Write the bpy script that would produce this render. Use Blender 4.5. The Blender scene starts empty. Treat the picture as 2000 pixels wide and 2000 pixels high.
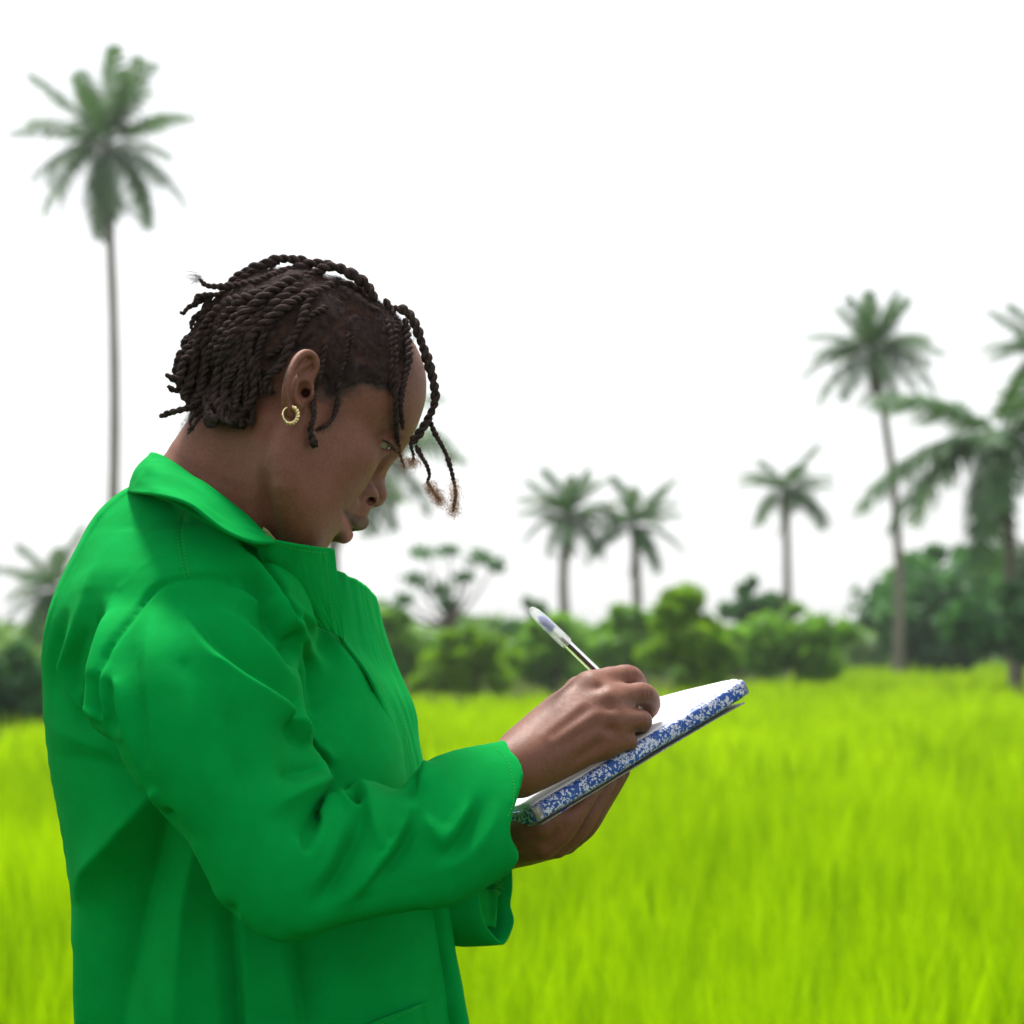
import bpy, math, random
import numpy as np
from mathutils import Vector, Matrix
R = math.radians
rng = np.random.default_rng(7)
random.seed(7)
SC = bpy.context.scene
COL = SC.collection

# ------------------------------------------------------------------ camera
D, ZC, FPX, VH = 2.6, 1.29, 5980.0, 1262.0     # distance to the person, eye height, focal length and horizon row in photo pixels
cam_d = bpy.data.cameras.new("camera")
cam = bpy.data.objects.new("camera", cam_d); COL.objects.link(cam)
cam.location = (0, -D, ZC); cam.rotation_euler = (R(90), 0, 0)
cam_d.sensor_width = 36; cam_d.lens = FPX / 2000 * 36
cam_d.shift_y = (VH - 1000) / 2000
cam_d.clip_start = 0.05; cam_d.clip_end = 8000
cam_d.dof.use_dof = True; cam_d.dof.focus_distance = D - 0.10
cam_d.dof.aperture_fstop = 10.0; cam_d.dof.aperture_blades = 0
SC.camera = cam

# ------------------------------------------------------------------ sky, sun, exposure: bright overcast day, light from behind
CLOUD = 7.0
SUN_EL, SUN_AZ = 68.0, -18.0          # azimuth measured from +Y towards +X
w = bpy.data.worlds.new("World"); SC.world = w; w.use_nodes = True
nt = w.node_tree; nt.nodes.clear()
sky = nt.nodes.new("ShaderNodeTexSky"); sky.sky_type = 'NISHITA'; sky.sun_disc = False
sky.sun_elevation = R(SUN_EL); sky.sun_rotation = R(SUN_AZ)
sky.air_density = 1.0; sky.dust_density = 1.5; sky.ozone_density = 1.0
hs = nt.nodes.new("ShaderNodeHueSaturation"); hs.inputs["Saturation"].default_value = 0.12
mixc = nt.nodes.new("ShaderNodeMix"); mixc.data_type = 'RGBA'; mixc.inputs[0].default_value = 0.35
mixc.inputs[7].default_value = (CLOUD * 0.985, CLOUD, CLOUD * 1.02, 1)      # thin even cloud over the clear sky
bg = nt.nodes.new("ShaderNodeBackground"); bg.inputs[1].default_value = 0.086
out = nt.nodes.new("ShaderNodeOutputWorld")
nt.links.new(sky.outputs[0], hs.inputs["Color"]); nt.links.new(hs.outputs[0], mixc.inputs[6])
nt.links.new(mixc.outputs[2], bg.inputs[0]); nt.links.new(bg.outputs[0], out.inputs[0])
sl = bpy.data.lights.new("sun", 'SUN'); sl.energy = 3.1; sl.angle = R(13); sl.color = (1.0, 0.96, 0.9)
sun = bpy.data.objects.new("sun", sl); COL.objects.link(sun)
sd = Vector((math.sin(R(SUN_AZ)) * math.cos(R(SUN_EL)), math.cos(R(SUN_AZ)) * math.cos(R(SUN_EL)), math.sin(R(SUN_EL))))
sun.rotation_euler = sd.to_track_quat('Z', 'Y').to_euler(); sun.location = (3, 6, 12)
SC.view_settings.view_transform = 'Standard'; SC.view_settings.look = 'None'
SC.view_settings.exposure = 1.20; SC.view_settings.gamma = 1.0
SC.view_settings.use_curve_mapping = False
SC.cycles.max_bounces = 8; SC.cycles.transparent_max_bounces = 12

# ------------------------------------------------------------------ helpers
def P(u, v, y=0.0):
    """photo pixel (2000 px frame) at depth y -> point in the world"""
    d = D + y
    return np.array([(u - 1000) / FPX * d, y, ZC - (v - VH) / FPX * d])
def px(co):
    d = D + co[:, 1]
    return 1000 + co[:, 0] * FPX / d, VH - (co[:, 2] - ZC) * FPX / d
def AT(u, v, dist):
    return P(u, v, dist - D)

def tag(o, label=None, cat=None, group=None, kind=None):
    if label: o["label"] = label
    if cat: o["category"] = cat
    if group: o["group"] = group
    if kind: o["kind"] = kind
    return o
def empty(name, loc, label=None, cat=None, group=None):
    o = bpy.data.objects.new(name, None); COL.objects.link(o); o.location = loc
    o.empty_display_size = 0.1
    return tag(o, label, cat, group)
def mesh_obj(name, V, F, mat=None, parent=None, smooth=True, attrs=None, mats=None, fmat=None):
    """V (n,3) world coordinates, F list/array of faces -> one object (vertices re-based on the parent)"""
    me = bpy.data.meshes.new(name)
    V = np.asarray(V, dtype=np.float64)
    if isinstance(F, np.ndarray) and F.ndim == 2:
        k = F.shape[1]; n = len(F)
        me.vertices.add(len(V)); me.vertices.foreach_set("co", V.astype(np.float32).ravel())
        me.loops.add(n * k); me.loops.foreach_set("vertex_index", F.astype(np.int32).ravel())
        me.polygons.add(n); me.polygons.foreach_set("loop_start", np.arange(0, n * k, k, dtype=np.int32))
        me.polygons.foreach_set("loop_total", np.full(n, k, dtype=np.int32))
        me.update(calc_edges=True)
    else:
        me.from_pydata([tuple(p) for p in V], [], [tuple(int(i) for i in f) for f in F]); me.update()
    if smooth: me.polygons.foreach_set("use_smooth", np.ones(len(me.polygons), dtype=bool))
    for m in (mats or ([mat] if mat else [])): me.materials.append(m)
    if fmat is not None: me.polygons.foreach_set("material_index", np.asarray(fmat, dtype=np.int32))
    for k, a in (attrs or {}).items():
        a = np.asarray(a, dtype=np.float32)
        if a.ndim == 1:
            at = me.attributes.new(k, 'FLOAT', 'POINT'); at.data.foreach_set("value", a)
        else:
            at = me.attributes.new(k, 'FLOAT_VECTOR', 'POINT'); at.data.foreach_set("vector", a.ravel())
    o = bpy.data.objects.new(name, me); COL.objects.link(o)
    if parent is not None: put(o, parent)
    return o
def put(o, parent):
    o.parent = parent
    m = Matrix.Identity(4); q = parent
    ms = []
    while q is not None:
        ms.append(Matrix.LocRotScale(q.location, q.rotation_euler, q.scale) if q.parent is None else q.matrix_parent_inverse @ Matrix.LocRotScale(q.location, q.rotation_euler, q.scale)); q = q.parent
    for a in reversed(ms): m = m @ a
    o.matrix_parent_inverse = m.inverted()
    return o

class N:
    """tiny node-tree writer"""
    def __init__(s, name):
        s.m = bpy.data.materials.new(name); s.m.use_nodes = True
        s.t = s.m.node_tree; s.t.nodes.clear()
        s.out = s.t.nodes.new("ShaderNodeOutputMaterial")
    def n(s, kind, **kw):
        a = s.t.nodes.new("ShaderNode" + kind)
        for k, v in kw.items():
            if k.startswith("_"): setattr(a, k[1:], v)
            else:
                i = a.inputs[int(k[1:])] if k[0] == "i" and k[1:].isdigit() else a.inputs[k.replace("_", " ")]
                if isinstance(v, bpy.types.NodeSocket): s.t.links.new(v, i)
                else: i.default_value = v
        return a
    def link(s, a, b): s.t.links.new(a, b)
    def noise(s, scale, detail=3, rough=0.5, vec=None, dim='3D'):
        a = s.n("TexNoise", Scale=scale, Detail=detail, Roughness=rough)
        if vec is not None: s.link(vec, a.inputs["Vector"])
        return a.outputs["Fac"]
    def ramp(s, fac, stops, interp='LINEAR'):
        a = s.n("ValToRGB"); s.link(fac, a.inputs[0]); cr = a.color_ramp; cr.interpolation = interp
        while len(cr.elements) < len(stops): cr.elements.new(0.5)
        for e, (p, c) in zip(cr.elements, stops):
            e.position = p; e.color = (*c, 1) if len(c) == 3 else c
        return a.outputs[0]
    def mix(s, f, a, b, mode='MIX'):
        n = s.n("Mix", _data_type='RGBA', _blend_type=mode)
        for i, v in ((0, f), (6, a), (7, b)):
            if isinstance(v, bpy.types.NodeSocket): s.link(v, n.inputs[i])
            else: n.inputs[i].default_value = v if not isinstance(v, tuple) or len(v) == 4 else (*v, 1)
        return n.outputs[2]
    def math(s, op, a, b=0.0, clamp=False):
        n = s.n("Math", _operation=op, _use_clamp=clamp)
        for i, v in ((0, a), (1, b)):
            if isinstance(v, bpy.types.NodeSocket): s.link(v, n.inputs[i])
            else: n.inputs[i].default_value = v
        return n.outputs[0]
    def attr(s, name): return s.n("Attribute", _attribute_name=name)
    def bump(s, h, strength=0.3, dist=0.001, normal=None):
        b = s.n("Bump", Strength=strength, Distance=dist, Height=h)
        if normal is not None: s.link(normal, b.inputs["Normal"])
        return b.outputs[0]
    def done(s, shader): s.link(shader, s.out.inputs[0]); return s.m
def lin(c):
    return tuple((x / 12.92 if x <= 0.04045 else ((x + 0.055) / 1.055) ** 2.4) for x in (k / 255 for k in c))

def tube(pts, rad, seg=8, closed=False, twist=None):
    """tube along pts (n,3) with radius rad (scalar or n) -> V, F"""
    pts = np.asarray(pts, float); n = len(pts)
    rad = np.full(n, rad) if np.isscalar(rad) else np.asarray(rad, float)
    T = np.gradient(pts, axis=0); T /= np.linalg.norm(T, axis=1)[:, None] + 1e-12
    up = np.array([0.0, 0, 1.0]) if abs(T[0, 2]) < 0.9 else np.array([1.0, 0, 0])
    nrm = np.cross(T[0], up); nrm /= np.linalg.norm(nrm)
    A = np.empty((n, 3)); B = np.empty((n, 3))
    for i in range(n):
        nrm = nrm - T[i] * np.dot(nrm, T[i]); nrm /= np.linalg.norm(nrm) + 1e-12
        A[i] = nrm; B[i] = np.cross(T[i], nrm)
    th = np.linspace(0, 2 * np.pi, seg, endpoint=False)
    V = pts[:, None] + rad[:, None, None] * (np.cos(th)[None, :, None] * A[:, None] + np.sin(th)[None, :, None] * B[:, None])
    V = V.reshape(-1, 3)
    i = np.arange(n - 1)[:, None] * seg; j = np.arange(seg)[None]; k = (j + 1) % seg
    F = np.stack([i + j, i + k, i + seg + k, i + seg + j], -1).reshape(-1, 4)
    V = np.vstack([V, pts[0], pts[-1]]); a = len(V) - 2
    jj = np.arange(seg); kk = (jj + 1) % seg
    F = np.vstack([F, np.stack([kk, jj, np.full(seg, a), np.full(seg, a)], -1), np.stack([(n - 1) * seg + jj, (n - 1) * seg + kk, np.full(seg, a + 1), np.full(seg, a + 1)], -1)])
    return V, F
def fix(F):
    """quads with a repeated last index -> plain face lists"""
    return [tuple(f[:3]) if f[2] == f[3] else tuple(f) for f in np.asarray(F).tolist()]
class MB:
    def __init__(s): s.V = []; s.F = []; s.n = 0; s.A = []
    def add(s, V, F, a=0.0):
        V = np.asarray(V, float); F = np.asarray(F); s.V.append(V); s.F.append(F + s.n); s.n += len(V)
        s.A.append(np.broadcast_to(np.asarray(a, float), (len(V),)))
    def build(s, name, mat, parent=None, smooth=True, attr=None):
        V = np.vstack(s.V); F = np.vstack(s.F)
        if F.shape[1] == 4 and np.any(F[:, 2] == F[:, 3]): F = fix(F)
        return mesh_obj(name, V, F, mat, parent, smooth, {attr: np.concatenate(s.A)} if attr else None)
def spline(pts, n):
    """Catmull-Rom through pts, n samples evenly spaced"""
    p = np.asarray(pts, float)
    if len(p) == 2: return p[0] + (p[1] - p[0]) * np.linspace(0, 1, n)[:, None]
    q = np.vstack([2 * p[0] - p[1], p, 2 * p[-1] - p[-2]])
    o = []
    for i in range(1, len(q) - 2):
        t = np.linspace(0, 1, 24, endpoint=False)[:, None]
        a, b, c, d = q[i - 1], q[i], q[i + 1], q[i + 2]
        o.append(0.5 * (2 * b + (c - a) * t + (2 * a - 5 * b + 4 * c - d) * t ** 2 + (-a + 3 * b - 3 * c + d) * t ** 3))
    o = np.vstack(o + [q[-2][None]])
    s = np.r_[0, np.cumsum(np.linalg.norm(np.diff(o[:, :3], axis=0), axis=1))]
    t = np.linspace(0, s[-1], n)
    return np.stack([np.interp(t, s, o[:, k]) for k in range(o.shape[1])], 1)
def vnoise(x, y, s, seed):
    """smooth value noise in the plane"""
    r = np.random.default_rng(seed).random((64, 64))
    x = x / s; y = y / s; xi = np.floor(x).astype(int); yi = np.floor(y).astype(int); fx = x - xi; fy = y - yi
    fx = fx * fx * (3 - 2 * fx); fy = fy * fy * (3 - 2 * fy)
    g = lambda a, b: r[a % 64, b % 64]
    return (g(xi, yi) * (1 - fx) + g(xi + 1, yi) * fx) * (1 - fy) + (g(xi, yi + 1) * (1 - fx) + g(xi + 1, yi + 1) * fx) * fy
# ------------------------------------------------------------------ ground and rice
m = N("soil"); c = m.ramp(m.noise(0.8, 5), [(0.3, (0.035, 0.05, 0.012)), (0.7, (0.07, 0.10, 0.02))])
p = m.n("BsdfPrincipled", Base_Color=c, Roughness=1.0); p.inputs["Specular IOR Level"].default_value = 0.0; M_SOIL = m.done(p.outputs[0])
ground = mesh_obj("ground", [(-250, -60, 0), (250, -60, 0), (250, 330, 0), (-250, 330, 0)], [(0, 1, 2, 3)], M_SOIL, smooth=False)
tag(ground, kind="structure")

def leaf_mat(name, dark, light, trans, tmix=0.4, rough=0.55, attr="tone", spec=0.3):
    m = N(name)
    a = m.attr(attr).outputs["Fac"]
    c = m.ramp(a, [(0.0, dark), (1.0, light)])
    p = m.n("BsdfPrincipled", Base_Color=c, Roughness=rough)
    p.inputs["Specular IOR Level"].default_value = spec
    t = m.n("BsdfTranslucent", Color=m.mix(1.0, c, (*trans, 1), 'MULTIPLY'))
    x = m.n("MixShader", i0=tmix, i1=p.outputs[0], i2=t.outputs[0])
    return m.done(x.outputs[0])
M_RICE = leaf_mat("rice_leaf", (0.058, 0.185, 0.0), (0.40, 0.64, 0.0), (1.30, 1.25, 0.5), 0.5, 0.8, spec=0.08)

EDGE = [(-60, 1402), (40, 1394), (300, 1375), (900, 1348), (1150, 1341), (1400, 1330), (1550, 1312), (1700, 1293), (2060, 1280)]
RICE_H = 0.60
def edge_dist(u):
    v = np.interp(u, [e[0] for e in EDGE], [e[1] for e in EDGE]); return 1.06 * (ZC - RICE_H) * FPX / (v - VH)
def rice():
    V = []; F = []; A = []; n0 = 0
    for (d0, d1, dens, nb, bw, segs) in ((1.6, 9, 42, 36, 0.0048, 3), (9, 20, 24, 22, 0.0085, 2), (20, 48, 8, 16, 0.022, 2), (48, 300, 1.3, 14, 0.075, 1)):
        half = lambda q: 0.19 * q + 2.6 + 0.02 * q
        n = int((half(d0) + half(d1)) * (d1 - d0) * dens)
        d = np.sqrt(rng.uniform(d0 ** 2, d1 ** 2, n)) if d0 > 15 else rng.uniform(d0, d1, n)
        x = rng.uniform(-1, 1, n) * half(d); y = d - D; u = 1000 + x * FPX / d
        ok = (d < edge_dist(np.clip(u, -60, 2060))) & ((np.abs(x + 0.25) > 0.36) | (np.abs(y - 0.05) > 0.42)) & ((d > 3.6) | (np.abs(x) > 0.55))
        x, y, d = x[ok], y[ok], d[ok]; n = len(x)
        hh = RICE_H * (0.9 + 0.2 * vnoise(x, y, 1.3, 3) + rng.normal(0, 0.035, n))
        tone0 = 0.25 + 0.75 * (0.55 * vnoise(x, y, 2.2, 5) + 0.45 * vnoise(x, y, 0.45, 6))
        # blades of every clump
        k = nb; N_ = n * k
        X = np.repeat(x, k); Y = np.repeat(y, k); H = np.repeat(hh, k) * rng.uniform(0.72, 1.08, N_); T = np.repeat(tone0, k) + rng.normal(0, 0.20, N_)
        az = rng.uniform(0, 2 * np.pi, N_); spread = rng.uniform(0.02, 0.30, N_) * H
        bx = X + rng.normal(0, 0.03 + 0.01 * bw / 0.008, N_); by = Y + rng.normal(0, 0.03, N_)
        faz = az + np.pi / 2 + rng.normal(0, 0.5, N_)
        ww = bw * rng.uniform(0.7, 1.3, N_)
        rows = []
        ts = np.linspace(0, 1, segs + 1)
        for t in ts:
            cx = bx + np.cos(az) * spread * t ** 2; cy = by + np.sin(az) * spread * t ** 2; cz = H * (t - 0.10 * t ** 3)
            wv = ww * (1 - 0.85 * t ** 2) * 0.5
            rows.append(np.stack([cx - np.cos(faz) * wv, cy - np.sin(faz) * wv, cz], -1)); rows.append(np.stack([cx + np.cos(faz) * wv, cy + np.sin(faz) * wv, cz], -1))
        R_ = np.stack(rows, 1); m_ = R_.shape[1]
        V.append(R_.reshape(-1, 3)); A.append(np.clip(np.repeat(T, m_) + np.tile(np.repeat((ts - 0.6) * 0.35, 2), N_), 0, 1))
        base = n0 + np.arange(N_)[:, None] * m_
        for s in range(segs):
            F.append(base + np.array([2 * s, 2 * s + 1, 2 * s + 3, 2 * s + 2])[None])
        n0 += N_ * m_
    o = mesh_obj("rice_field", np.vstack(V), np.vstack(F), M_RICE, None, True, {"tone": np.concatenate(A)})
    tag(o, "dense bright yellow-green young rice covering the whole field", "rice", kind="stuff")
    print("rice faces", sum(len(f) for f in F))
rice()

# ------------------------------------------------------------------ palms
M_FROND = leaf_mat("palm_leaf", (0.032, 0.10, 0.042), (0.095, 0.20, 0.075), (1.3, 1.3, 0.6), 0.35)
M_DEAD = leaf_mat("dry_palm_leaf", (0.10, 0.085, 0.06), (0.19, 0.16, 0.11), (1, 0.9, 0.7), 0.2)
m = N("palm_bark")
c = m.ramp(m.noise(3.0, 5, 0.6), [(0.3, (0.13, 0.115, 0.095)), (0.7, (0.27, 0.25, 0.20))])
M_PBARK = m.done(m.n("BsdfPrincipled", Base_Color=c, Roughness=0.9, Normal=m.bump(m.noise(12, 4), 0.6, 0.02)).outputs[0])

def frond_mesh(name, L, droop, nl, lw, ll, mat, seed):
    """one pinnate frond lying along +X, rising then drooping by its weight"""
    r = np.random.default_rng(seed); mb = MB()
    t = np.linspace(0, 1, 14)
    x = L * (t - 0.16 * droop * t ** 2.2); z = -L * droop * 0.62 * t ** 2.1
    y = L * 0.03 * np.sin(t * 3 + seed)
    C = np.stack([x, y, z], 1)
    mb.add(*tube(C, 0.045 * (1 - 0.85 * t) * L / 4, 5), 0.75)
    T = np.gradient(C, axis=0); T /= np.linalg.norm(T, axis=1)[:, None]
    tt = np.linspace(0.14, 0.995, nl)
    for s in (-1, 1):
        for q in tt:
            p = np.array([np.interp(q, t, C[:, k]) for k in range(3)]); tg = np.array([np.interp(q, t, T[:, k]) for k in range(3)])
            side = np.array([0, s, 0.0]); upv = np.cross(tg, side) * s; upv = upv if upv[2] > 0 else -upv
            l = ll * (math.sin(math.pi * (0.12 + 0.80 * q)) ** 0.7) * r.uniform(0.85, 1.12)
            d = side * 0.8 + tg * r.uniform(0.35, 0.75) + upv * r.uniform(-0.25, 0.35); d /= np.linalg.norm(d)
            wv = tg * lw * 0.5
            mid = p + d * l * 0.5 + np.array([0, 0, -0.05 * l]); tip = p + d * l * 0.92 + np.array([0, 0, -r.uniform(0.25, 0.6) * l])
            tn = r.uniform(0.1, 0.9)
            mb.add([p - wv * .6, p + wv * .6, mid + wv, mid - wv, tip + wv * .15, tip - wv * .15], [(0, 1, 2, 3), (3, 2, 4, 5)], tn)
    V = np.vstack(mb.V); F = np.vstack(mb.F); F = fix(F)
    o = mesh_obj(name, V, F, mat, None, True, {"tone": np.concatenate(mb.A)})
    me = o.data; bpy.data.objects.remove(o); return me
FR = [frond_mesh("frond", 4.0, dr, 64, 0.10, 0.95, M_FROND, 10 + i) for i, dr in enumerate((0.35, 0.65, 0.95))]
FRS = [frond_mesh("frond", 4.0, dr, 50, 0.10, 0.80, M_FROND, 20 + i) for i, dr in enumerate((0.28, 0.55, 0.85))]     # ragged thin fronds
FD = frond_mesh("dead_frond", 3.2, 1.0, 30, 0.10, 0.8, M_DEAD, 31)

def palm(crown_uv, dist, rad_px, base_u, label, nf=24, seed=0, trunk_w=0.30, ragged=False, el=(-40, 80), dead=5, bend=0.0, skip=None, group="oil palms standing beyond the rice field", n_up=0):
    r = random.Random(seed)
    c = AT(*crown_uv, dist); b = AT(base_u, VH, dist); b[2] = 0
    root = empty("palm_tree", b, label, "palm tree", group)
    t = np.linspace(0, 1, 16)[:, None]
    path = b + (c - b) * t; path[:, 0] += bend * np.sin(np.pi * t[:, 0])
    rad = trunk_w * (0.62 - 0.16 * t[:, 0] + 0.3 * np.exp(-t[:, 0] * 14) + 0.30 * np.exp(-((t[:, 0] - 0.985) / 0.035) ** 2))
    rad[1:-1:2] *= 1.05
    V, F = tube(path, rad, 10); mesh_obj("trunk", V, fix(F), M_PBARK, root)
    s = rad_px * dist / FPX / 4.0
    ms = FRS if ragged else FR
    for i in range(nf):
        a = 360 * i * 0.381966 + r.uniform(-14, 14)
        f = (i + 0.5) / nf; e = el[1] + (el[0] - el[1]) * f ** 0.85 + r.uniform(-8, 8)
        if skip and skip(a % 360, e): continue
        me = ms[0] if e > 50 else ms[1] if e > 14 else ms[2]
        o = bpy.data.objects.new("frond", me); COL.objects.link(o); o.parent = root
        q = s * r.uniform(0.88, 1.1)
        o.scale = (q, q, q); o.rotation_euler = (r.uniform(-.2, .2), R(-e), R(a)); o.location = Vector(c - b) + Vector((0, 0, r.uniform(-.1, .15)))
    for i in range(dead):
        o = bpy.data.objects.new("dead_frond", FD); COL.objects.link(o); o.parent = root
        q = s * r.uniform(0.75, 1.0); o.scale = (q, q * 0.6, q)
        o.rotation_euler = (0, R(r.uniform(62, 80)), R(r.uniform(0, 360))); o.location = Vector(c - b) + Vector((0, 0, -0.2))
    return root

palm((206, 285), 112, 195, 205, "tall slender palm towering alone at the upper left of the sky", 30, 3, 0.36, True, (-34, 84), 6, 0.35)
palm((106, 1158), 62, 130, 112, "low palm just behind the person's back at the left edge of the field", 16, 5, 0.28, False, (-14, 80), 2)
palm((650, 852), 74, 258, 650, "palm mostly hidden behind the person's head, a drooping frond showing past the nose", 19, 8, 0.28, False, (-14, 40), 0)
palm((1110, 1012), 92, 112, 1132, "left palm of the close pair above the writing hand", 22, 12, 0.28, False, (-12, 84), 4, -0.3)
palm((1240, 1030), 92, 115, 1250, "right palm of the close pair above the writing hand", 19, 15, 0.28, False, (-12, 72), 2)
palm((1535, 962), 98, 105, 1541, "short palm with a round drooping crown between the pair and the tallest right palm", 20, 17, 0.24, False, (-16, 66), 2)
palm((1706, 690), 94, 135, 1752, "tall thin-trunked palm at the right whose bare trunk reaches the field edge", 24, 21, 0.25, False, (-18, 84), 3, 0.35)
palm((1962, 862), 66, 300, 1985, "big full palm filling the right edge with long arching fronds", 22, 25, 0.24, False, (-20, 58), 1)
palm((2040, 690), 88, 140, 2040, "palm only partly in frame at the upper right edge above the big palm", 18, 28, 0.28, False, (-14, 75), 1)

# ------------------------------------------------------------------ broadleaf trees and bushes
M_LEAF = leaf_mat("bush_leaf", (0.09, 0.23, 0.04), (0.24, 0.48, 0.07), (1.3, 1.3, 0.5), 0.45)
M_LEAFB = leaf_mat("bright_bush_leaf", (0.08, 0.21, 0.01), (0.23, 0.42, 0.02), (1.3, 1.3, 0.4), 0.45)
M_LEAFD = leaf_mat("dark_tree_leaf", (0.03, 0.11, 0.05), (0.10, 0.25, 0.10), (1.2, 1.3, 0.6), 0.38)
m = N("bark"); c = m.ramp(m.noise(6, 5, 0.6), [(0.3, (0.05, 0.04, 0.03)), (0.7, (0.15, 0.125, 0.10))])
M_BARK = m.done(m.n("BsdfPrincipled", Base_Color=c, Roughness=0.9).outputs[0])
def leaves(centers, rads, per, size, r):
    """leaf clumps scattered through ellipsoidal lobes"""
    V = []; A = []
    for c, rd in zip(centers, rads):
        n = int(per)
        d = r.normal(size=(n, 3)); d /= np.linalg.norm(d, axis=1)[:, None]
        p = c + d * rd * (r.random(n) ** 0.4)[:, None] * r.uniform(0.72, 1.32, n)[:, None]
        a = r.normal(size=(n, 3)); a /= np.linalg.norm(a, axis=1)[:, None]
        b = np.cross(a, r.normal(size=(n, 3))); b /= np.linalg.norm(b, axis=1)[:, None]
        s = size * r.uniform(0.6, 1.4, n)[:, None]
        V.append(np.stack([p - a * s, p + b * s * .55, p + a * s, p - b * s * .55], 1).reshape(-1, 3))
        A.append(np.repeat(np.clip(r.normal(0.5, 0.22, n) + r.normal(0, 0.15), 0, 1), 4))
    V = np.vstack(V); V[:, 2] = np.maximum(V[:, 2], 0.03)
    return V, np.arange(len(V)).reshape(-1, 4), np.concatenate(A)
def broad(name, cat, u, v0, v1, w_px, dist, label, mat, seed, nl=14, per=170, size=0.16, lobe=0.27, trunk=True, flat=1.0, group="bushes and trees along the far edge of the field"):
    """crown spanning photo rows v0 (top) to v1 (bottom) and w_px wide at a distance"""
    r = np.random.default_rng(seed); k = dist / FPX; nl = int(nl * 1.7); per = int(per * 0.75)
    b = AT(u, VH, dist); b[2] = 0
    ztop = AT(u, v0, dist)[2]; zb = max(0.15, AT(u, v1, dist)[2]); W = w_px * k / 2; Hh = (ztop - zb) / 2; cz = (ztop + zb) / 2
    root = empty(name, b, label, cat, group)
    C = []; Rr = []
    for i in range(nl):
        zz = float(np.clip(r.normal(-0.18, 0.48), -1, 0.95)); qx = float(np.clip(r.normal(0, 0.46), -1, 1)) * (1.15 - 0.55 * max(0, zz)); qy = float(np.clip(r.normal(0, 0.4), -.8, .8))
        rd = lobe * min(W, Hh * 1.4) * r.uniform(0.4, 1.35) * (1.15 - 0.5 * abs(zz))
        if i == 0: zz, qx, rd = 0.86, r.uniform(-.2, .2), rd * .7
        C.append([b[0] + qx * (W - rd * .5), b[1] + qy * W * 0.8, cz + zz * (Hh - rd * 0.6 * flat)]); Rr.append([rd * r.uniform(0.8, 1.5), rd, rd * flat * r.uniform(0.6, 1.3)])
    C = np.array(C); Rr = np.array(Rr)
    V, F, A = leaves(C, Rr, per, size, r)
    mesh_obj("crown", V, F, mat, root, False, {"tone": A})
    mb = MB()
    top = np.array([b[0], b[1], cz])
    mb.add(*tube(spline([b, b * .5 + top * .5 + [0.1 * W, 0, 0], top], 8), np.linspace(0.05, 0.025, 8) * max(W, Hh) + 0.03, 7))
    for c in C[:: max(1, nl // 8)]:
        s = b * 0.45 + top * 0.55
        mb.add(*tube(spline([s, (s + c) / 2 + [0, 0, 0.08 * Hh], c], 6), np.linspace(0.025, 0.008, 6) * max(W, Hh) + 0.01, 5))
    mb.build("trunk", M_BARK, root)
    return root
TR = "bushes and trees along the far edge of the field"
broad("bush", "bush", 1345, 1140, 1345, 180, 62, "bright green bush with a pointed top standing forward in the middle", M_LEAFB, 1, 22, 260, 0.14)
broad("bush", "bush", 1545, 1175, 1325, 230, 72, "round mid-green bush under the short palm", M_LEAF, 2, 20, 260, 0.15)
broad("tree", "tree", 1478, 1128, 1230, 120, 100, "small dark tree behind the round bush under the short palm", M_LEAFD, 3, 10, 160, 0.2)
broad("tree", "tree", 1880, 1065, 1290, 330, 98, "large dark spreading tree below the big palm at right", M_LEAFD, 4, 34, 300, 0.22, 0.3)
broad("bush", "bush", 1790, 1160, 1305, 170, 104, "light green bush beside the foot of the tall right palm", M_LEAFB, 5, 14, 220, 0.17)
broad("bush", "bush", 1690, 1215, 1288, 130, 120, "low bush left of the tall right palm's foot", M_LEAF, 6, 12, 150, 0.2)
broad("bush", "bush", 1770, 1075, 1230, 110, 102, "dark leafy shrub rising behind the tall right palm's trunk", M_LEAF, 7, 10, 170, 0.19)
broad("bush", "bush", 1225, 1185, 1330, 200, 80, "wide green thicket behind the pen and fist", M_LEAF, 8, 20, 260, 0.16)
broad("bush", "bush", 1080, 1205, 1345, 190, 76, "green thicket behind the cap end of the pen", M_LEAF, 9, 18, 240, 0.16)
broad("bush", "bush", 920, 1225, 1350, 190, 66, "bright low thicket right of the jacket front", M_LEAFB, 10, 18, 240, 0.14)
broad("bush", "bush", 800, 1195, 1348, 170, 74, "dark thicket touching the jacket front", M_LEAF, 11, 16, 220, 0.16)
broad("tree", "tree", 1035, 1165, 1300, 110, 105, "small tree in the back row above the pen cap", M_LEAFD, 12, 10, 150, 0.2)
broad("bush", "bush", 1440, 1225, 1310, 140, 96, "low green shrub between the pointed and the round bush", M_LEAFB, 13, 12, 160, 0.18)
broad("bush", "bush", 40, 1262, 1412, 180, 46, "leafy bush at the left edge behind the person's back", M_LEAFD, 14, 16, 240, 0.12)
broad("bush", "bush", 150, 1310, 1405, 170, 52, "low dark bush half hidden by the person's back", M_LEAFD, 15, 12, 200, 0.13)
broad("tree", "tree", 640, 1150, 1360, 300, 84, "tree hidden behind the person's chest", M_LEAF, 16, 14, 200, 0.18)
broad("tree", "tree", 360, 1180, 1380, 300, 70, "tree hidden behind the person's shoulder", M_LEAF, 17, 14, 200, 0.17)
broad("bush", "bush", 2060, 1200, 1290, 260, 92, "bush at the right edge in front of the dark tree", M_LEAF, 18, 14, 200, 0.2)
broad("bush", "bush", 1985, 1135, 1300, 210, 63, "dark bush hiding the foot of the big palm at the right edge", M_LEAFD, 19, 18, 240, 0.14)
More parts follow.
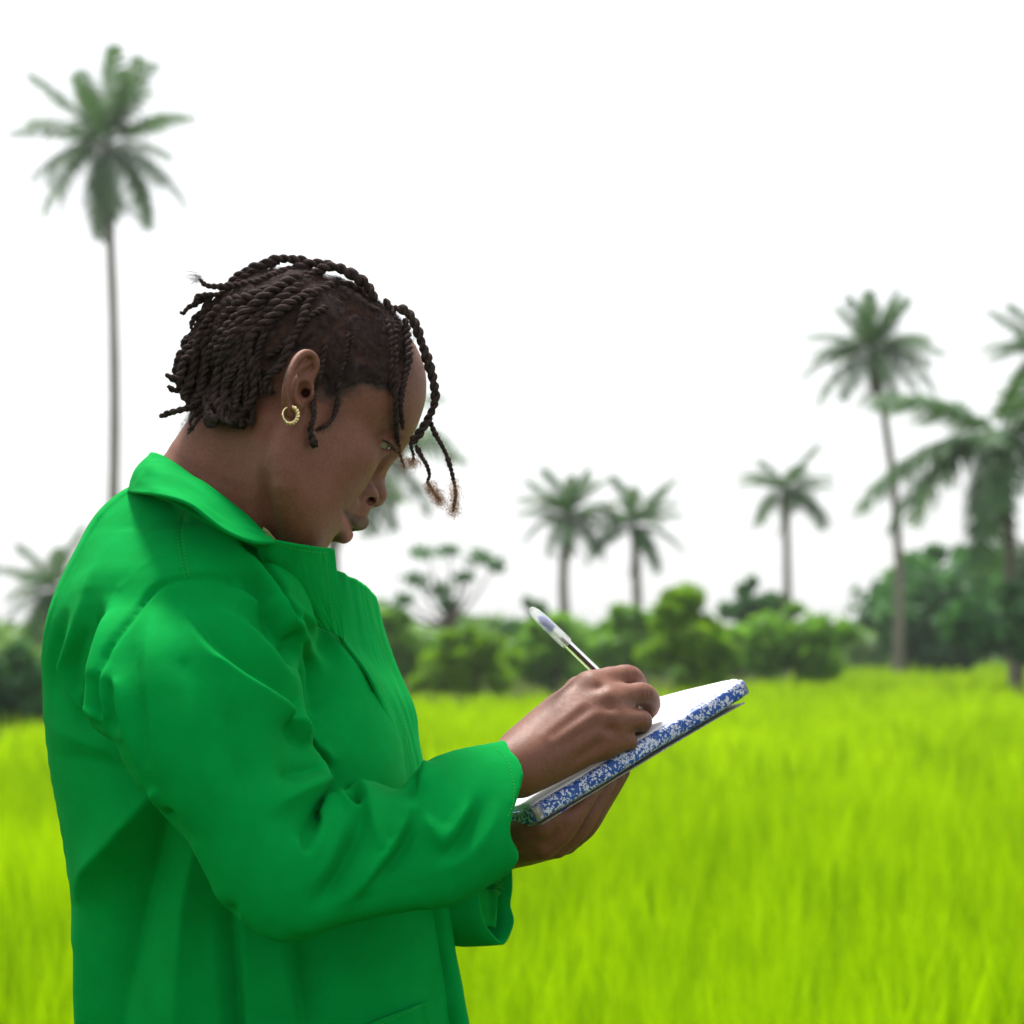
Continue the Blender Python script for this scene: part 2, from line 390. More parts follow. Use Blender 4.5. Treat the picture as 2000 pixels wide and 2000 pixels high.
# sparse tree with flat separate leaf clumps
def sparse():
    r = np.random.default_rng(41); d = 84; k = d / FPX
    b = AT(876, VH, d); b[2] = 0
    root = empty("sparse_tree", b, "thin airy tree with flat separate leaf clumps right of the jacket collar", "tree", TR)
    cl = [(835, 1080, 50, 11), (935, 1088, 42, 15), (968, 1103, 22, 10), (812, 1130, 34, 12), (862, 1150, 40, 13), (905, 1125, 26, 9), (875, 1180, 26, 10), (770, 1190, 26, 12), (790, 1170, 24, 9), (880, 1075, 24, 8)]
    C = np.array([AT(u, v, d + r.uniform(-1, 1)) for u, v, _, _ in cl]); Rr = np.array([[w_ * k * .8, w_ * k * .8, h_ * k * 1.3] for _, _, w_, h_ in cl])
    V, F, A = leaves(C, Rr, 85, 0.11, r); mesh_obj("crown", V, F, M_LEAFD, root, False, {"tone": A})
    mb = MB(); top = AT(878, 1170, d); mb.add(*tube(spline([b, b * .4 + top * .6 + [.15, 0, 0], top], 10), np.linspace(.16, .07, 10), 7))
    for c in C:
        s = top * .7 + b * .3; mb.add(*tube(spline([s, (s + c) / 2 + [0, 0, -.1], c], 8), np.linspace(.06, .02, 8), 5))
    mb.build("trunk", M_BARK, root)
sparse()

# the wood closing the view behind the field, one mass of far foliage
M_LEAFF = leaf_mat("hazed_wood_leaf", (0.10, 0.22, 0.08), (0.26, 0.44, 0.14), (1.2, 1.2, 0.7), 0.40)  # leaf colours lightened to carry the haze of distance
def far_wood():
    r = np.random.default_rng(91); C = []; Rr = []
    for i in range(150):
        u = r.uniform(-300, 2300); d = r.uniform(118, 150); k = d / FPX
        top = 1236 - 34 * vnoise(np.array([u + 900.0]), np.array([5.0]), 130, 8)[0] - r.uniform(-4, 8) - 16 * (u > 1650)
        c = AT(u, top + 20, d); rd = r.uniform(12, 34) * k
        C.append([c[0], c[1], c[2] - rd * .4]); Rr.append([rd * 1.5, rd, rd])
        C.append([c[0] + r.uniform(-1, 1), c[1] - 1, c[2] * .5]); Rr.append([rd * 1.8, rd, c[2] * .5])
    V, F, A = leaves(np.array(C), np.array(Rr), 110, 0.30, r)
    o = mesh_obj("far_wood", V, F, M_LEAFF, None, False, {"tone": A}); tag(o, "far-off wood closing the view behind the bushes, its green paled as if by haze", "woodland", kind="stuff")
far_wood()
# ------------------------------------------------------------------ sculpting in a distance field
class Grid:
    def __init__(s, lo, hi, h):
        s.lo = np.asarray(lo, float); s.h = h
        s.n = np.ceil((np.asarray(hi) - s.lo) / h).astype(int) + 1
        s.F = np.full(s.n, 0.08, np.float32)
    def block(s, lo, hi):
        a = np.clip(np.floor((np.asarray(lo) - s.lo) / s.h).astype(int), 0, s.n); b = np.clip(np.ceil((np.asarray(hi) - s.lo) / s.h).astype(int) + 1, 0, s.n)
        if np.any(b <= a): return None
        ax = [(s.lo[i] + s.h * np.arange(a[i], b[i])).astype(np.float32) for i in range(3)]
        return tuple(slice(a[i], b[i]) for i in range(3)), ax[0][:, None, None], ax[1][None, :, None], ax[2][None, None, :]
    def op(s, lo, hi, f, mode='u', k=0.0):
        m = 1.6 * k + 3 * s.h + 0.010
        r = s.block(np.asarray(lo) - m, np.asarray(hi) + m)
        if r is None: return s
        sl, X, Y, Z = r; d = f(X, Y, Z).astype(np.float32); A = s.F[sl]
        if mode == 'u': o = np.minimum(A, d)
        else: d = -d; o = np.maximum(A, d)
        if k > 0:
            q = np.maximum(k - np.abs(A - d), 0) / k
            o = o - q * q * k * 0.25 if mode == 'u' else o + q * q * k * 0.25
        s.F[sl] = o
        return s
    def ball(s, c, r, mode='u', k=0.0):
        return s.cap(c, c, r, r, mode, k)
    def cap(s, a, b, ra, rb=None, mode='u', k=0.0):
        a = np.asarray(a, float); b = np.asarray(b, float); rb = ra if rb is None else rb; rm = max(ra, rb)
        ab = b - a; L2 = float(ab @ ab) + 1e-12
        def f(X, Y, Z):
            x, y, z = X - a[0], Y - a[1], Z - a[2]
            t = np.clip((x * ab[0] + y * ab[1] + z * ab[2]) / L2, 0, 1)
            return np.sqrt((x - t * ab[0]) ** 2 + (y - t * ab[1]) ** 2 + (z - t * ab[2]) ** 2) - (ra + (rb - ra) * t)
        return s.op(np.minimum(a, b) - rm, np.maximum(a, b) + rm, f, mode, k)
    def chain(s, pts, rad, mode='u', k=0.0, n=None):
        """smooth tapered tube through pts, one union"""
        p = np.asarray(pts, float); rad = np.broadcast_to(np.asarray(rad, float), (len(p),))
        if n:
            q = spline(np.c_[p, rad], n); p, rad = q[:, :3], q[:, 3]
        def f(X, Y, Z):
            o = None
            for i in range(len(p) - 1):
                a = p[i]; ab = p[i + 1] - a; L2 = float(ab @ ab) + 1e-12
                x, y, z = X - a[0], Y - a[1], Z - a[2]
                t = np.clip((x * ab[0] + y * ab[1] + z * ab[2]) / L2, 0, 1)
                d = np.sqrt((x - t * ab[0]) ** 2 + (y - t * ab[1]) ** 2 + (z - t * ab[2]) ** 2) - (rad[i] + (rad[i + 1] - rad[i]) * t)
                o = d if o is None else np.minimum(o, d)
            return o
        rm = rad.max()
        return s.op(p.min(0) - rm, p.max(0) + rm, f, mode, k)
    def ell(s, c, r, M=None, mode='u', k=0.0):
        """ellipsoid with semi-axes r along the columns of M"""
        c = np.asarray(c, float); M = np.eye(3) if M is None else np.asarray(M, float); r = np.asarray(r, float)
        e = np.sqrt(((M * r) ** 2).sum(1))
        def f(X, Y, Z):
            x, y, z = X - c[0], Y - c[1], Z - c[2]
            k0 = 0; k1 = 0
            for i in range(3):
                q = (x * M[0, i] + y * M[1, i] + z * M[2, i]) / r[i]
                k0 = k0 + q * q; k1 = k1 + (q / r[i]) ** 2
            k0 = np.sqrt(k0); return k0 * (k0 - 1) / np.sqrt(k1 + 1e-9)
        return s.op(c - e, c + e, f, mode, k)
    def bump(s, c, r, amt, M=None):
        """push the surface outward (amt > 0) or inward around c, gaussian falloff with radii r"""
        c = np.asarray(c, float); M = np.eye(3) if M is None else np.asarray(M, float); r = np.broadcast_to(np.asarray(r, float), (3,))
        e = 2.6 * np.sqrt(((M * r) ** 2).sum(1))
        b = s.block(c - e, c + e)
        if b is None: return s
        sl, X, Y, Z = b; x, y, z = X - c[0], Y - c[1], Z - c[2]; q = 0
        for i in range(3): q = q + ((x * M[0, i] + y * M[1, i] + z * M[2, i]) / r[i]) ** 2
        s.F[sl] -= amt * np.maximum(np.exp(-q) - math.exp(-6.7), 0)
        return s
    def sample(s, p):
        q = (np.atleast_2d(p) - s.lo) / s.h; q = np.clip(q, 0, s.n - 1.001); i = q.astype(int); f = q - i; o = 0
        for c in np.ndindex(2, 2, 2):
            w_ = np.prod(np.where(c, f, 1 - f), axis=1); o = o + w_ * s.F[i[:, 0] + c[0], i[:, 1] + c[1], i[:, 2] + c[2]]
        return o
    def hit(s, u, v, y0=None, y1=None):
        """first surface point seen at photo pixel (u, v)"""
        y = np.arange(s.lo[1] if y0 is None else y0, (s.lo[1] + s.h * s.n[1]) if y1 is None else y1, 0.0005)
        p = np.stack([P(u, v, t) for t in y]); d = s.sample(p); w_ = np.argmax(d < 0)
        return p[w_] if d[w_] < 0 else p[-1]
    def mesh(s, smooth=2, name=None):
        return nets(s.F, s.lo, s.h, smooth)

def nets(F, lo, h, smooth=2):
    S = F < 0; nx, ny, nz = F.shape
    cnt = np.zeros((nx - 1, ny - 1, nz - 1), np.uint8)
    for i in (0, 1):
        for j in (0, 1):
            for k in (0, 1): cnt += S[i:nx - 1 + i, j:ny - 1 + j, k:nz - 1 + k]
    act = np.argwhere((cnt > 0) & (cnt < 8))
    idx = np.full(cnt.shape, -1, np.int32); idx[act[:, 0], act[:, 1], act[:, 2]] = np.arange(len(act))
    cor = {c: F[act[:, 0] + c[0], act[:, 1] + c[1], act[:, 2] + c[2]] for c in [(i, j, k) for i in (0, 1) for j in (0, 1) for k in (0, 1)]}
    acc = np.zeros((len(act), 3)); num = np.zeros(len(act))
    for c in cor:
        for a in range(3):
            if c[a] == 0:
                e = list(c); e[a] = 1; e = tuple(e); f0, f1 = cor[c], cor[e]
                x = (f0 < 0) != (f1 < 0); t = np.where(x, f0 / np.where(x, f0 - f1, 1), 0)
                p = np.tile(np.array(c, float), (len(act), 1)); p[:, a] += t
                acc[x] += p[x]; num += x
    V = lo + h * (act + acc / num[:, None])
    Q = []
    for a in range(3):
        b, c = (a + 1) % 3, (a + 2) % 3
        n_ = [nx, ny, nz]
        s0 = [slice(None)] * 3; s1 = [slice(None)] * 3
        s0[a] = slice(0, n_[a] - 1); s1[a] = slice(1, n_[a])
        for q in (b, c): s0[q] = s1[q] = slice(1, n_[q] - 1)
        A, B = S[tuple(s0)], S[tuple(s1)]
        w = np.argwhere(A != B)
        ins = A[w[:, 0], w[:, 1], w[:, 2]]
        w[:, b] += 1; w[:, c] += 1
        def g(db, dc):
            u = w.copy(); u[:, b] -= db; u[:, c] -= dc; return idx[u[:, 0], u[:, 1], u[:, 2]]
        q = np.stack([g(1, 1), g(0, 1), g(0, 0), g(1, 0)], 1)
        q[~ins] = q[~ins][:, ::-1]
        Q.append(q)
    Q = np.vstack(Q); Q = Q[(Q >= 0).all(1)]
    for _ in range(smooth): V = relax(V, Q, 0.5)
    return V, Q
def relax(V, Q, f):
    s = np.zeros_like(V); c = np.zeros(len(V))
    for i, j in ((0, 1), (1, 2), (2, 3), (3, 0)):
        for a, b in ((i, j), (j, i)):
            for k in range(3): s[:, k] += np.bincount(Q[:, a], V[Q[:, b], k], len(V))
            c += np.bincount(Q[:, a], minlength=len(V))
    return V + f * (s / np.maximum(c, 1)[:, None] - V)
def normals(V, Q):
    n = np.cross(V[Q[:, 2]] - V[Q[:, 0]], V[Q[:, 3]] - V[Q[:, 1]]); o = np.zeros_like(V)
    for i in range(4):
        for k in range(3): o[:, k] += np.bincount(Q[:, i], n[:, k], len(V))
    return o / (np.linalg.norm(o, axis=1)[:, None] + 1e-12)
def largest(V, Q):
    """keep the biggest connected piece"""
    lab = np.arange(len(V))
    for _ in range(400):
        m = lab[Q].min(1); new = lab.copy()
        for i in range(4): np.minimum.at(new, Q[:, i], m)
        new = new[new]
        if (new == lab).all(): break
        lab = new
    b = np.bincount(lab).argmax(); keep = lab == b
    if keep.all(): return V, Q
    mp = np.cumsum(keep) - 1
    return V[keep], mp[Q[keep[Q].all(1)]].astype(np.int32)

def inside(poly, U, W):
    poly = np.asarray(poly, float); c = np.zeros(np.broadcast(U, W).shape, bool); n = len(poly)
    for i in range(n):
        x0, y0 = poly[i]; x1, y1 = poly[(i + 1) % n]
        if y0 == y1: continue
        t = (y0 <= W) != (y1 <= W)
        c ^= t & (U < (x1 - x0) * (W - y0) / (y1 - y0) + x0)
    return c
def polydist(pts, U, W, closed=False):
    """distance from (U, W) to a polyline, with side sign and arc parameter 0..1"""
    p = np.asarray(pts, float)
    if closed: p = np.vstack([p, p[:1]])
    L = np.r_[0, np.cumsum(np.linalg.norm(np.diff(p, axis=0), axis=1))]
    best = np.full(np.broadcast(U, W).shape, 1e9); sg = np.zeros(best.shape); tt = np.zeros(best.shape)
    for i in range(len(p) - 1):
        a, d = p[i], p[i + 1] - p[i]; l2 = d @ d + 1e-9
        t = np.clip(((U - a[0]) * d[0] + (W - a[1]) * d[1]) / l2, 0, 1)
        x = U - a[0] - t * d[0]; y = W - a[1] - t * d[1]; q = np.hypot(x, y); m = q < best
        best = np.where(m, q, best); sg = np.where(m, np.sign(d[0] * y - d[1] * x), sg); tt = np.where(m, (L[i] + t * math.sqrt(l2)) / L[-1], tt)
    return best, sg, tt
class Inflate:
    """rounded solid from an outline drawn in the plane facing the viewer (reference drawing in photo pixels):
    half thickness squared solves a Poisson equation, so circles become spheres and strips become tubes"""
    def __init__(s, poly, step=4.0, pad=10, smooth=True):
        poly = spline(np.vstack([poly, poly[:1]]), max(160, 8 * len(poly)))[:-1] if smooth else np.asarray(poly, float)
        s.step = step; s.u0 = poly[:, 0].min() - pad * step; s.v0 = poly[:, 1].min() - pad * step
        nu = int((poly[:, 0].max() - s.u0) / step) + pad + 2; nv = int((poly[:, 1].max() - s.v0) / step) + pad + 2
        U = s.u0 + step * np.arange(nu)[:, None]; W = s.v0 + step * np.arange(nv)[None]
        U, W = np.broadcast_arrays(U, W)
        m = inside(poly, U, W); dist, _, _ = polydist(poly, U, W, True)
        # conjugate gradients for  -lap(h) = 4, h = 0 outside; boundary refined by distance weighting
        h = np.zeros(m.shape); b = np.where(m, 4.0 * step * step, 0.0)
        def A(x):
            y = 4 * x; y[1:] -= x[:-1]; y[:-1] -= x[1:]; y[:, 1:] -= x[:, :-1]; y[:, :-1] -= x[:, 1:]
            return np.where(m, y, 0)
        r = b - A(h); p = r.copy(); rs = (r * r).sum()
        for _ in range(600):
            Ap = A(p); al = rs / ((p * Ap).sum() + 1e-20); h += al * p; r -= al * Ap; rn = (r * r).sum()
            if rn < 1e-9 * (b * b).sum(): break
            p = r + rn / rs * p; rs = rn
        s.m = m
        # continue negative outside with the slope near the rim
        mean_slope = np.percentile(h[m & (dist < 3 * step)] / np.maximum(dist[m & (dist < 3 * step)], .5 * step), 50) if m.any() else 1
        near = m & (dist < 1.5 * step)
        s.H = np.where(m, h, -dist * mean_slope * 0.8)
        s.poly = poly; s.slope = mean_slope
    def at(s, U, W):
        x = np.clip((U - s.u0) / s.step, 0, s.H.shape[0] - 1.001); y = np.clip((W - s.v0) / s.step, 0, s.H.shape[1] - 1.001)
        i = x.astype(int); j = y.astype(int); fx = x - i; fy = y - j; H = s.H
        return (H[i, j] * (1 - fx) + H[i + 1, j] * fx) * (1 - fy) + (H[i, j + 1] * (1 - fx) + H[i + 1, j + 1] * fx) * fy
    def front(s, U, W): return np.sqrt(np.maximum(s.at(U, W), 0))
def add_inflate(g, inf, yc, scale=1.0, thick=1.0, ymid=0.0, mode='u', k=0.0, cap_=1e9):
    """put an inflated outline into grid g. yc(u, v) is its centre depth in metres; the drawing plane is scaled for depth ymid"""
    S = FPX / (D + ymid)
    def toU(X): return 1000 + X * S
    def toV(Z): return VH - (Z - ZC) * S
    lo = [(inf.poly[:, 0].min() - 1000) / S, ymid - 0.35, ZC - (inf.poly[:, 1].max() - VH) / S]
    hi = [(inf.poly[:, 0].max() - 1000) / S, ymid + 0.35, ZC - (inf.poly[:, 1].min() - VH) / S]
    def f(X, Y, Z):
        U = toU(X[:, 0, 0])[:, None]; W = toV(Z[0, 0, :])[None]; U, W = np.broadcast_arrays(U, W)
        H = inf.at(U, W) / S / S; c = yc(U, W) if callable(yc) else np.full(U.shape, yc)
        H = np.minimum(H, cap_) * thick ** 2
        Hu, Hw = np.gradient(H, g.h, g.h)
        y = Y - c[:, None, :]
        if callable(yc):
            cu, cw = np.gradient(c, g.h, g.h)
        else: cu = cw = np.zeros_like(c)
        fv = y * y - H[:, None, :]
        gx = -2 * y * cu[:, None, :] - Hu[:, None, :]; gz = -2 * y * cw[:, None, :] - Hw[:, None, :]
        return fv / np.sqrt(4 * y * y + gx ** 2 + gz ** 2 + 1e-7)
    return g.op(lo, hi, f, mode, k)
# ------------------------------------------------------------------ materials of the person and what she holds
def skin():
    m = N("skin"); gp = m.n("NewGeometry").outputs["Position"]
    lips = m.attr("lips").outputs["Fac"]; hair = m.attr("hairmask").outputs["Fac"]
    n1 = m.noise(55, 4, 0.6, gp); n2 = m.noise(420, 3, 0.6, gp)
    c = m.ramp(n1, [(0.25, SKIN_D), (0.75, SKIN_L)])
    c = m.mix(0.38, c, m.ramp(n2, [(0.3, tuple(x * .75 for x in SKIN_D)), (0.7, tuple(x * 1.15 for x in SKIN_L))]))
    c = m.mix(lips, c, m.mix(m.attr("lower_lip").outputs["Fac"], (0.095, 0.032, 0.030, 1), (0.27, 0.085, 0.078, 1)))
    hm = m.math('MULTIPLY', hair, m.math('ADD', 0.55, m.math('MULTIPLY', m.noise(900, 2, 0.7, gp), 0.8)), True)
    c = m.mix(hm, c, (0.012, 0.009, 0.008, 1))
    p = m.n("BsdfPrincipled", Base_Color=c)
    p.inputs["Subsurface Weight"].default_value = 0.10; p.inputs["Subsurface Radius"].default_value = (1.0, 0.35, 0.18); p.inputs["Subsurface Scale"].default_value = 0.004
    r = m.math('ADD', m.math('MULTIPLY', m.noise(260, 3, 0.6, gp), 0.24), 0.46); m.link(r, p.inputs["Roughness"])
    p.inputs["Specular IOR Level"].default_value = 0.36
    b1 = m.bump(m.noise(1300, 3, 0.65, gp), 0.22, 0.0006); b2 = m.bump(m.noise(300, 4, 0.6, gp), 0.16, 0.0012, b1)
    m.link(b2, p.inputs["Normal"])
    return m.done(p.outputs[0])
SKIN_D, SKIN_L = (0.142, 0.050, 0.029), (0.205, 0.080, 0.049)
M_SKIN = skin()
def cloth(name, dark, light, wave=1.0):
    m = N(name); gp = m.n("NewGeometry").outputs["Position"]
    c = m.ramp(m.noise(28, 5, 0.6, gp), [(0.3, dark), (0.7, light)])
    p = m.n("BsdfPrincipled", Base_Color=c, Roughness=0.85)
    p.inputs["Specular IOR Level"].default_value = 0.04
    wv = m.n("TexWave", Scale=900.0, Distortion=1.5, Detail=1.0, _bands_direction='DIAGONAL'); m.link(gp, wv.inputs["Vector"])
    b = m.bump(wv.outputs["Fac"], 0.12, 0.0003); b = m.bump(m.noise(90, 5, 0.6, gp), 0.16, 0.0030 * wave, b)
    m.link(b, p.inputs["Normal"])
    return m.done(p.outputs[0])
M_GREEN = cloth("green_cloth", (0.0, 0.262, 0.042), (0.0, 0.305, 0.054))
M_GREEN_IN = cloth("green_cloth_wrong_side", (0.002, 0.26, 0.03), (0.004, 0.32, 0.045), 1.6)
M_TROUSER = cloth("dark_cloth", (0.01, 0.012, 0.016), (0.02, 0.022, 0.028))
m = N("stitch_thread"); M_STITCH = m.done(m.n("BsdfPrincipled", Base_Color=(0.03, 0.42, 0.02, 1), Roughness=0.6).outputs[0])
def hair_mat(name, a, b):
    m = N(name); gp = m.n("NewGeometry").outputs["Position"]
    c = m.ramp(m.noise(160, 4, 0.6, gp), [(0.3, a), (0.7, b)])
    c = m.mix(m.math('MULTIPLY', m.attr("parting").outputs["Fac"], 0.55), c, (0.10, 0.045, 0.03, 1))
    p = m.n("BsdfPrincipled", Base_Color=c, Roughness=0.8); p.inputs["Specular IOR Level"].default_value = 0.09
    nz = m.n("TexNoise", Scale=2600.0, Detail=3.0); m.link(gp, nz.inputs["Vector"])
    m.link(m.bump(nz.outputs["Fac"], 0.55, 0.0006), p.inputs["Normal"])
    return m.done(p.outputs[0])
M_HAIR = hair_mat("black_hair", (0.020, 0.0135, 0.0125), (0.065, 0.043, 0.041))
M_FRIZZ = hair_mat("brown_hair_tip", (0.36, 0.18, 0.10), (0.60, 0.35, 0.22))
m = N("gold"); p = m.n("BsdfPrincipled", Base_Color=(0.86, 0.68, 0.42, 1), Roughness=0.18, Metallic=1.0); M_GOLD = m.done(p.outputs[0])
def eye_mat():
    m = N("eye"); a = m.attr("iris").outputs["Fac"]
    c = m.ramp(a, [(0.0, (0.30, 0.26, 0.24)), (0.50, (0.27, 0.23, 0.21)), (0.53, (0.022, 0.012, 0.008)), (0.80, (0.016, 0.009, 0.006)), (0.83, (0.002, 0.002, 0.002))])
    p = m.n("BsdfPrincipled", Base_Color=c, Roughness=0.08); p.inputs["Coat Weight"].default_value = 1.0; p.inputs["Coat Roughness"].default_value = 0.02
    return m.done(p.outputs[0])
M_EYE = eye_mat()
m = N("lash"); M_LASH = m.done(m.n("BsdfPrincipled", Base_Color=(0.006, 0.005, 0.005, 1), Roughness=0.6).outputs[0])
def marble():
    """blue binding paper with white angular flakes"""
    m = N("blue_speckled_cover"); co = m.n("TexCoord").outputs["Object"]
    mp = m.n("Mapping"); m.link(co, mp.inputs["Vector"]); mp.inputs["Scale"].default_value = (1, 1, 1)
    ds = m.n("TexNoise", Scale=240.0, Detail=2.0); m.link(mp.outputs[0], ds.inputs["Vector"])
    vv = m.n("Mix", _data_type='RGBA', i0=0.0022); m.link(mp.outputs[0], vv.inputs[6]); m.link(ds.outputs["Color"], vv.inputs[7])
    def flakes(scale, th):
        v = m.n("TexVoronoi", Scale=scale, Randomness=1.0, _distance='MANHATTAN'); m.link(vv.outputs[2], v.inputs["Vector"])
        sx = m.n("SeparateColor"); m.link(v.outputs["Color"], sx.inputs[0])
        return m.math('GREATER_THAN', sx.outputs[0], th)
    f = m.math('MAXIMUM', flakes(520.0, 0.77), m.math('MULTIPLY', flakes(800.0, 0.62), m.math('GREATER_THAN', m.noise(90, 2, 0.5, co), 0.47)))
    blue = m.ramp(m.noise(60, 4, 0.6, co), [(0.3, (0.002, 0.050, 0.30)), (0.7, (0.004, 0.085, 0.42))])
    c = m.mix(f, blue, (0.60, 0.64, 0.78, 1))
    w_ = m.attr("wear").outputs["Fac"]
    c = m.mix(m.math('MULTIPLY', w_, m.math('GREATER_THAN', m.noise(150, 3, 0.6, co), 0.42)), c, (0.32, 0.30, 0.20, 1))
    return m.done(m.n("BsdfPrincipled", Base_Color=c, Roughness=0.5, Normal=m.bump(m.noise(500, 3, 0.6, co), 0.15, 0.0006)).outputs[0])
M_MARBLE = marble()
m = N("paper"); M_PAPER = m.done(m.n("BsdfPrincipled", Base_Color=(0.80, 0.81, 0.84, 1), Roughness=0.75, Normal=m.bump(m.noise(120, 3), 0.1, 0.001)).outputs[0])
def clear(name, col, rough, trans, alpha=0.0):
    m = N(name); p = m.n("BsdfPrincipled", Base_Color=(*col, 1), Roughness=rough); p.inputs["Transmission Weight"].default_value = trans; p.inputs["IOR"].default_value = 1.45
    return m.done(p.outputs[0])
M_CLEAR = clear("clear_plastic", (0.97, 0.98, 0.98), 0.03, 1.0)
def cap_mat():
    m = N("milky_clear_plastic")
    t = m.n("BsdfTranslucent", Color=(0.95, 0.95, 0.97, 1)); p = m.n("BsdfPrincipled", Base_Color=(0.92, 0.93, 0.95, 1), Roughness=0.12); p.inputs["Transmission Weight"].default_value = 0.35; p.inputs["IOR"].default_value = 1.3
    x = m.n("MixShader", i0=0.35, i1=p.outputs[0], i2=t.outputs[0]); tr = m.n("BsdfTransparent")
    y = m.n("MixShader", i0=0.62, i1=x.outputs[0], i2=tr.outputs[0])
    return m.done(y.outputs[0])
M_CAP = cap_mat()
m = N("blue_plastic"); M_BLUE = m.done(m.n("BsdfPrincipled", Base_Color=(0.02, 0.05, 0.55, 1), Roughness=0.3).outputs[0])
m = N("dark_ink"); M_INK = m.done(m.n("BsdfPrincipled", Base_Color=(0.012, 0.010, 0.02, 1), Roughness=0.25).outputs[0])
m = N("brass"); M_BRASS = m.done(m.n("BsdfPrincipled", Base_Color=(0.6, 0.42, 0.2, 1), Roughness=0.3, Metallic=1.0).outputs[0])
m = N("label_cloth"); M_LABEL = m.done(m.n("BsdfPrincipled", Base_Color=(0.50, 0.52, 0.22, 1), Roughness=0.8).outputs[0])
m = N("shoe_leather"); M_SHOE = m.done(m.n("BsdfPrincipled", Base_Color=(0.02, 0.015, 0.012, 1), Roughness=0.5).outputs[0])
# ------------------------------------------------------------------ the person: head frame
HP, HY, HR = R(39), R(20), R(15)        # head pitched down, turned away from the viewer, rolled away
_f = np.array([math.cos(HP), 0, -math.sin(HP)]); _k = np.array([math.sin(HP), 0, math.cos(HP)]); _l = np.array([0, -1.0, 0])
_rz = np.array([[math.cos(HY), -math.sin(HY), 0], [math.sin(HY), math.cos(HY), 0], [0, 0, 1]])
HF, HLt, HK = _rz @ _f, _rz @ _l, _rz @ _k
_c, _s = math.cos(HR), math.sin(HR)
HLt, HK = _c * HLt + _s * HK, _c * HK - _s * HLt
HM = np.stack([HF, HLt, HK], 1)           # columns: forward, towards the viewer's side, crown
HO = P(603, 765, -0.07) - 0.070 * HLt     # middle of the head between the ears
CAMP = np.array([0, -D, ZC])
def hl(u, v, l):
    """head coordinates (x, l, k) of the photo pixel at lateral offset l"""
    d = P(u, v, 0) - CAMP
    A = np.stack([HF, HK, -d], 1); s = np.linalg.solve(A, CAMP - HO - l * HLt)
    return np.array([s[0], l, s[1]])
def HW(q): q = np.asarray(q, float); return HO + q @ HM.T
def Hh(u, v, l): return HW(hl(u, v, l))
def both(u, v, l):
    q = hl(u, v, l); return [HW(q), HW(q * [1, -1, 1])]
def toH(V): return (V - HO) @ HM

